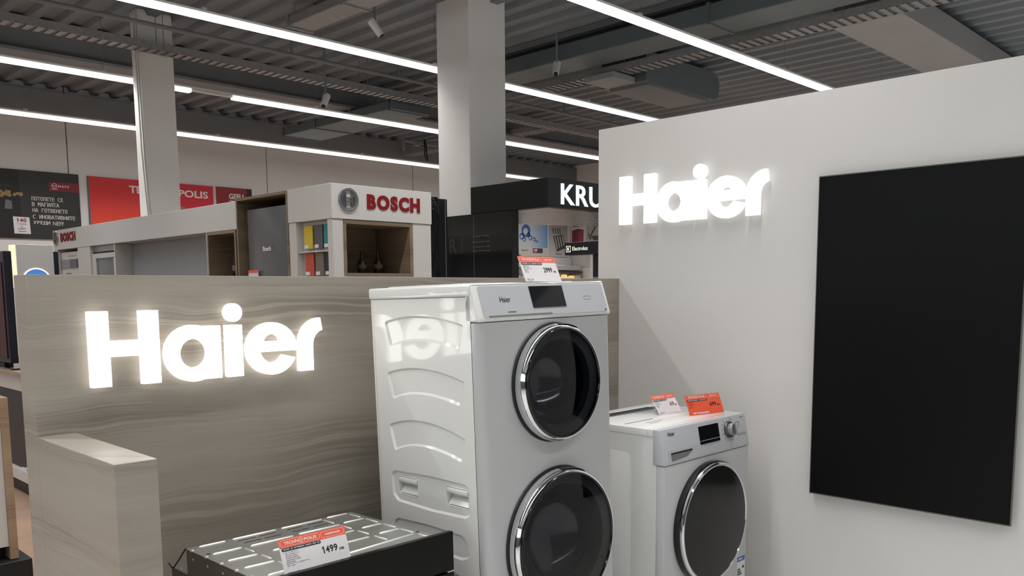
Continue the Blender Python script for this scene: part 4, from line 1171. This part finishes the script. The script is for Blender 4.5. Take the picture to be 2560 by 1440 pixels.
# charcoal chalk-lettered poster; pixel scale on the wall is about 0.0049 m
t = poster('charcoal poster with white chalk lettering and a wine red brand tab', 2.4, 4.235, 2.225, 3.11, POSTD)
pprint(t, 'dark_photo', [[(2.4, 2.225), (3.50, 2.225), (3.50, 3.11), (2.4, 3.11)]], POSTK, 0.001)
pprint(t, 'brand_tab', [[(3.86, 2.865), (4.235, 2.865), (4.235, 2.985), (3.86, 2.985)]], NEFFR, 0.001)
pprint(t, 'brand_ring', [circ(3.925, 2.935, 0.034, n=28), circ(3.925, 2.935, 0.028, n=28)], WINK, 0.002)
ptext(t, 'NEFF', 3.90, 2.928, 0.05, 0.014, WINK, 0.002, 0.02)
ptext(t, 'N E F F', 3.972, 2.918, 0.135, 0.028, WINK, 0.002, 0.03)
pprint(t, 'tab_line', [[(3.885, 2.889), (3.965, 2.889), (3.965, 2.894), (3.885, 2.894)]], WINK, 0.002)
for s, x, z, w in (('ПОТОПЕТЕ СЕ', 3.635, 2.725, 0.385), ('В МАГИЯТА', 3.635, 2.652, 0.335), ('НА ГОТВЕНЕТО', 3.637, 2.575, 0.43), ('С ИНОВАТИВНИТЕ', 3.637, 2.490, 0.525), ('УРЕДИ', 3.637, 2.410, 0.205), ('NEFF', 3.878, 2.410, 0.134)):
    ptext(t, s, x, z, w, 0.052, CHALK, 0.002, 0.008)
tg = pprint(t, 'white_badge', [[(3.405, 2.285), (3.60, 2.285), (3.593, 2.50), (3.40, 2.505)]], CARD, 0.002)
me = figures('140', 0.125, 0.050, 0.0006); place(me, (3.435, YB - 0.022, 2.435), (1, 0, 0), (0, 0, 1)); wobj('lettering', me, NEFFR, t, smooth=False)
ptext(t, 'години', 3.445, 2.402, 0.105, 0.016, GINK, 0.004)
ptext(t, 'NEFF', 3.452, 2.337, 0.09, 0.022, GINK, 0.004)
pprint(t, 'small_line', [[(3.455, 2.312), (3.545, 2.312), (3.545, 2.320), (3.455, 2.320)]], GINK, 0.004)
pprint(t, 'badge_dot', [circ(3.497, 2.375, 0.008, n=12)], GINK, 0.004)
random.seed(9)
for i in range(26):
    x = 3.18 + random.random() * 0.33; w = 1 - (x - 3.18) / 0.36
    z = 2.80 + (random.random() - .5) * 0.14 * w
    rr = 0.014 + random.random() * 0.02
    pprint(t, 'food_fleck', [circ(x, z, rr, rr * (.5 + random.random() * .5), 9, random.random())], GOLD, 0.002 + i * 0.00005)
pprint(t, 'pale_stand', [[(3.31, 2.60), (3.40, 2.60), (3.40, 2.70), (3.33, 2.72)]], GREYG, 0.002)
pprint(t, 'photo_line', [[(2.4, 2.905), (3.42, 2.893), (3.42, 2.899), (2.4, 2.912)]], DKP, 0.002)
# red store poster
t = poster('red poster with the store name, partly hidden by the slim column', 4.365, 6.16, 2.25, 3.105, REDP)
wobj('frame_edge', B().box(4.345, 4.365, YB - 0.02, YB - 0.001, 2.25, 3.105), DUCT, t)
pprint(t, 'crimson_half', [[(5.05, 2.25), (6.16, 2.25), (6.16, 3.105), (5.05, 3.105)]], REDP2, 0.001)
ptext(t, 'TECHN', 4.905, 2.915, 0.52, 0.105, WINK, 0.002, 0.03)
pprint(t, 'store_ring', [circ(5.52, 2.967, 0.075, n=30), circ(5.52, 2.967, 0.058, n=30)], WINK, 0.002)
ptext(t, 'POLIS', 5.62, 2.912, 0.455, 0.105, WINK, 0.002, 0.03)
pprint(t, 'golden_patch', [circ(5.66, 2.69, 0.13, 0.08, 9)], GOLD, 0.002)
# dark red poster
t = poster('dark red poster with a white brand word, just left of the tall refrigerator frame', 6.215, 6.80, 2.5, 3.11, REDP3)
pprint(t, 'dark_edge', [[(6.71, 2.5), (6.80, 2.5), (6.80, 3.11), (6.71, 3.11)]], POSTK, 0.001)
ptext(t, 'GEFU', 6.415, 2.935, 0.24, 0.085, WINK, 0.002, 0.03)
pprint(t, 'slogan_line', [[(6.42, 2.90), (6.63, 2.90), (6.63, 2.912), (6.42, 2.912)]], WINK, 0.002)
# blue poster with glass marbles
t = poster('pale blue poster with blue glass drops, under the black kiosk fascia', 12.35, 13.725, 2.212, 2.905, PBLUE)
pprint(t, 'pale_base', [[(12.35, 2.212), (13.725, 2.212), (13.725, 2.40), (12.35, 2.40)]], PLIGHT, 0.001)
random.seed(3)
for x, z, r in ((12.68, 2.77, .075), (12.66, 2.62, .06), (13.05, 2.74, .135), (12.92, 2.62, .07), (13.0, 2.56, .05), (13.18, 2.60, .06), (13.30, 2.57, .045), (13.12, 2.66, .05), (13.41, 2.525, .022), (12.75, 2.55, .04), (13.36, 2.53, .03)):
    pprint(t, 'glass_drop', [circ(x, z, r, n=20), circ(x - r * .1, z - r * .1, r * .55, n=16)], BLUEP, 0.002)
pprint(t, 'brand_tab_red', [[(13.255, 2.285), (13.41, 2.285), (13.41, 2.385), (13.255, 2.385)]], NEFFR, 0.002)
pprint(t, 'brand_tab_grey', [[(13.41, 2.285), (13.565, 2.285), (13.565, 2.385), (13.41, 2.385)]], DKP, 0.002)
ptext(t, 'VIP', 13.275, 2.30, 0.12, 0.07, WINK, 0.004, 0.02)
ptext(t, '-bg.com', 12.90, 2.315, 0.21, 0.04, INK, 0.003, 0.01)
# knife block poster
t = poster('grey poster showing a knife block, right of the pale blue poster', 13.785, 14.375, 2.212, 2.925, PGREY)
pprint(t, 'block_shape', [[(13.90, 2.66), (14.22, 2.70), (14.33, 2.42), (14.02, 2.33)]], DKP, 0.002)
for i in range(4):
    x = 13.87 + i * 0.075
    pprint(t, 'knife_handle', [[(x, 2.83), (x + .03, 2.84), (x + .055, 2.71), (x + .03, 2.71)]], DKP, 0.003)
    x = 13.95 + i * 0.075
    pprint(t, 'blade', [[(x, 2.65 + i * .008), (x + .028, 2.65 + i * .008), (x + .10, 2.40 + i * .03), (x + .075, 2.38 + i * .03)]], SILV, 0.003)
pprint(t, 'caption_line', [[(13.98, 2.27), (14.18, 2.27), (14.18, 2.29), (13.98, 2.29)]], GINK, 0.003)
# posters on the right hand wall
def poster_r(label, y0, y1, z0, z1, m):
    t = thing('poster', label, 'poster', (FX1 - 0.012, (y0 + y1) / 2, z0))
    wobj('board', B().box(FX1 - 0.015, FX1 - 0.001, y0, y1, z0, z1), m, t)
    return t
def rprint(t, n, polys, m, lift):
    me = flat(polys, 0.0006); place(me, (FX1 - 0.0155 - lift, 0, 0), (0, -1, 0), (0, 0, 1)); return wobj(n, me, m, t, smooth=False)
t = poster_r('pale poster with a wine red box, above the small black brand sign', 12.05, 12.47, 2.0, 2.985, PLIGHT)
rprint(t, 'box_front', [[(-12.44, 2.80), (-12.26, 2.775), (-12.26, 2.53), (-12.44, 2.53)]], WINED, 0.001)
rprint(t, 'box_side', [[(-12.26, 2.775), (-12.10, 2.80), (-12.115, 2.53), (-12.26, 2.53)]], WINE, 0.001)
rprint(t, 'box_top', [[(-12.44, 2.80), (-12.27, 2.835), (-12.10, 2.80), (-12.26, 2.775)]], DKP, 0.001)
rprint(t, 'brand_tab_red', [[(-12.42, 2.88), (-12.25, 2.88), (-12.25, 2.97), (-12.42, 2.97)]], NEFFR, 0.001)
rprint(t, 'brand_tab_grey', [[(-12.25, 2.88), (-12.09, 2.88), (-12.09, 2.97), (-12.25, 2.97)]], DKP, 0.001)
me = text_mesh('VIP', 0.13, 0.06, 0.0006, 0.02); place(me, (FX1 - 0.018, 12.40, 2.895), (0, -1, 0), (0, 0, 1)); wobj('lettering', me, WINK, t, smooth=False)
t = poster_r('pale poster with dark scissors beside the wine red box poster', 11.4, 12.03, 2.0, 2.975, PGREY)
rprint(t, 'blade', [[(-11.93, 2.66), (-11.89, 2.66), (-11.70, 2.93), (-11.74, 2.95)]], DKP, 0.001)
rprint(t, 'scissor_grip', [[(-11.98, 2.70), (-11.955, 2.71), (-11.88, 2.60), (-11.92, 2.58)]], DKP, 0.001)
rprint(t, 'scissor_grip', [[(-11.90, 2.66), (-11.70, 2.66), (-11.66, 2.56), (-11.82, 2.56)]], DKP, 0.001)

# small black brand sign on its own stand
t = thing('brand_stand', 'black display stand with a small lit brand word, left of the partition edge', 'display stand', (9.3, 7.3, 0))
wobj('sign_box', B().box(9.157, 9.32, 6.2, 8.0, 1.985, 2.161, 0.003, 1), NAVY, t)
wobj('post', B().box(9.17, 9.20, 7.503, 7.547, 0, 1.984), LAM, t)
wobj('back_panel', B().box(9.18, 9.3, 6.2, 7.502, 0, 1.984), NAVY, t)
me = text_mesh('Electrolux', 0.285, 0.055, 0.001, 0.02); place(me, (9.1555, 7.86, 2.045), (0, -1, 0), (0, 0, 1)); wobj('lettering', me, ELUX, t, smooth=False)
def sq(polys, m, n, lf=0):
    me = flat(polys, 0.001); place(me, (9.1555 - lf, 7.975, 2.025), (0, -1, 0), (0, 0, 1)); wobj(n, me, m, t, smooth=False)
sq([[(0, 0), (.085, 0), (.085, .09), (0, .09)], circ(.0425, .045, .037, n=24)], ELUX, 'emblem_square')
sq([circ(.0425, .045, .037, n=24, a0=PI / 2, a1=1.5 * PI, end=True), ], NAVY, 'emblem_disc', 0.001)
sq([[(.012, .045), (.0425, .075), (.0425, .015)], [(.0425, .08), (.058, .045), (.0425, .01)]], ELUX, 'emblem_wedge', 0.003)
t = thing('leaflet', 'white leaflet sheet lying by the black display stand', 'paper', (9.1, 7.3, 1.66))
wobj('sheet', B().box(9.03, 9.17, 7.25, 7.48, 1.660, 1.666), CARD, t)
wobj('fold', B().box(9.03, 9.17, 7.25, 7.26, 1.666, 1.70), CARD, t)

# kitchenware wall below the posters
kw = thing('kitchen_wall_unit', 'pale kitchenware shelving below the posters on the back wall', 'shelving', (13.6, 12.3, 0))
wobj('back_board', B().box(12.9, 14.45, 12.44, 12.485, 0, 2.2), WALLB, kw)
wobj('hood_band', B().box(13.55, 14.45, 12.15, 12.44, 1.92, 2.02), LAM, kw)
wobj('under_light', B().box(13.6, 13.95, 12.17, 12.43, 2.022, 2.03), PINKL, kw)
wobj('dark_shelf', B().box(13.5, 14.45, 12.1, 12.44, 1.86, 1.90), DKP, kw)
wobj('base_shelf', B().box(12.9, 14.45, 12.0, 12.44, 1.55, 1.60), LAM, kw)
for x, h, m, lab in ((13.92, .22, AMBER, 'small glowing amber lamp on the kitchenware shelf, left one'), (14.15, .2, AMBER, 'small glowing amber lamp on the kitchenware shelf, right one')):
    t = thing('table_lamp', lab, 'lamp', (x, 12.18, 1.60))
    wobj('glass_globe', B().lathe([(0.02, 0.0), (0.075, 0.06), (0.09, 0.13), (0.06, h), (0, h + .01)], (x, 12.18, 1.60), (0, 0, 1), 18), m, t)
    wobj('foot', B().lathe([(0.05, 0), (0.05, 0.02), (0.02, 0.025)], (x, 12.18, 1.60), (0, 0, 1), 14), BLKM, t)
t = thing('canister', 'white canister beside the amber lamps on the kitchenware shelf', 'canister', (14.36, 12.2, 1.60))
wobj('can_body', B().lathe([(0, 0), (0.09, 0), (0.09, 0.20), (0, 0.20)], (14.36, 12.2, 1.60), (0, 0, 1), 20), LAM, t)
wobj('lid', B().lathe([(0.092, 0.20), (0.092, 0.22), (0.02, 0.225), (0.02, 0.25), (0, 0.252)], (14.36, 12.2, 1.60), (0, 0, 1), 20), LAM, t)
gs = thing('glassware_rack', 'tall glassware rack at the right edge of the black kiosk wall', 'shelving', (12.3, 12.2, 0))
for z in (1.55, 1.80, 2.05): wobj('shelf', B().box(12.05, 12.52, 12.0, 12.44, z, z + 0.02), GREYP, gs)
for x in (12.03, 12.52): wobj('upright', B().box(x, x + 0.015, 12.3, 12.44, 0, 2.22), GREYP, gs)
wobj('dark_header', B().box(12.05, 12.335, 12.0, 12.44, 2.22, 2.33), BLKM, gs)
jar = None
for z, zn in ((1.57, 'lowest'), (1.82, 'middle'), (2.07, 'top')):
    for i in range(2):
        x = 12.27 + i * 0.15
        if jar is None:
            jar = thing('glass_jar', '', 'jar', (x, 12.1, z), group='glass jars on the rack')
            obj('jar_body', B().lathe([(0, 0), (0.055, 0.002), (0.06, 0.06), (0.05, 0.12), (0.05, 0.13)], (0, 0, 0), (0, 0, 1), 16), JARM, jar)
            obj('lid', B().lathe([(0.052, 0.13), (0.052, 0.15), (0, 0.152)], (0, 0, 0), (0, 0, 1), 16), BADGE, jar)
            j = jar
        else:
            j = jar.copy(); COL.objects.link(j); j.location = (x, 12.1, z)
            for ch in list(jar.children):
                q = ch.copy(); q.parent = j; COL.objects.link(q)
        j['label'] = ('left' if i == 0 else 'right') + ' one of two grey glass jars on the ' + zn + ' shelf of the glassware rack'
        j['group'] = 'glass jars on the rack'

# ================================================================== left background
t = thing('light_box', 'white light box with a glowing edge and a blue disc behind the wooden panel', 'sign', (2.66, 9.25, 0))
wobj('body', B().box(2.512, 2.842, 9.2, 9.32, 0, 1.978, 0.003, 1), LAM, t)
wobj('glowing_edge', B().box(2.478, 2.511, 9.205, 9.315, 1.56, 1.972, 0.004, 1), EDGE, t)
me = flat([circ(2.677, 1.62, 0.132, n=48), circ(2.677, 1.62, 0.120, n=48)], 0.004); place(me, (0, 9.196, 0), (1, 0, 0), (0, 0, 1)); wobj('disc_ring', me, RINGL, t)
me = flat([circ(2.677, 1.62, 0.120, n=48)], 0.003); place(me, (0, 9.196, 0), (1, 0, 0), (0, 0, 1)); wobj('disc', me, BLUEL, t)
t = thing('dark_panel_stand', 'dark navy panel behind the white light box', 'panel', (2.95, 9.6, 0))
wobj('panel', B().box(2.80, 2.995, 9.55, 9.60, 0, 1.93), NAVY, t)
wobj('foot_plate', B().box(2.80, 2.995, 9.45, 9.70, 0, 0.02), NAVY, t)

t = thing('television', 'large television with a dark maroon picture at the far left edge', 'television', (1.86, 7.6, 0.96))
wobj('case', B().box(1.845, 1.90, 7.08, 9.2, 0.985, 1.816, 0.004, 1), NAVY, t)
wobj('screen', B().box(1.838, 1.845, 7.13, 9.15, 1.02, 1.735), MAROON, t)
wobj('foot', B().box(1.80, 2.0, 6.9, 8.6, 0.9475, 0.960), BLKG, t)
wobj('neck', B().box(1.86, 1.92, 7.3, 7.7, 0.96, 0.985), BLKM, t)
t = thing('television_counter', 'counter with a wooden top and white apron under the maroon television', 'counter', (2.0, 7.6, 0))
wobj('worktop', B().box(1.79, 2.35, 6.4, 8.6, 0.918, 0.947, 0.002, 1), WOODC, t)
wobj('apron', B().box(1.84, 2.3, 6.4, 8.6, 0.795, 0.918), LAM, t)
wobj('dark_front', B().box(1.86, 2.3, 6.4, 8.6, 0.20, 0.795), NAVY, t)
wobj('drawer', B().box(1.83, 2.3, 6.4, 8.6, 0.115, 0.20, 0.002, 1), LAM, t)
wobj('plinth', B().box(1.87, 2.3, 6.4, 8.6, 0, 0.115), BLKM, t)
t = thing('leaflet', 'white leaflet on the lower ledge of the television counter', 'paper', (1.85, 6.9, 0.2))
wobj('sheet', B().box(1.832, 1.858, 6.83, 7.0, 0.2005, 0.212), CARD, t)
wobj('corner_flap', B().box(1.832, 1.85, 6.83, 6.9, 0.212, 0.224), CARD, t)
t = thing('counter', 'white counter with a tan wooden end board at the lower left corner', 'counter', (0.9, 5.1, 0))
wobj('front_panel', B().box(0.2, 1.200, 4.87, 5.2, 0.20, 0.94), LAM, t)
wobj('end_board', B().box(1.201, 1.240, 4.86, 5.24, 0.13, 0.976, 0.002, 1), WOODC, t)
wobj('worktop', B().box(0.2, 1.200, 4.865, 5.24, 0.94, 0.976, 0.002, 1), WOODC, t)
wobj('plinth', B().box(0.2, 1.29, 4.82, 5.06, 0, 0.128, 0.003, 1), BLKM, t)
wobj('dark_gap', B().box(0.2, 1.2, 4.95, 5.2, 0.13, 0.20), BLKM, t)
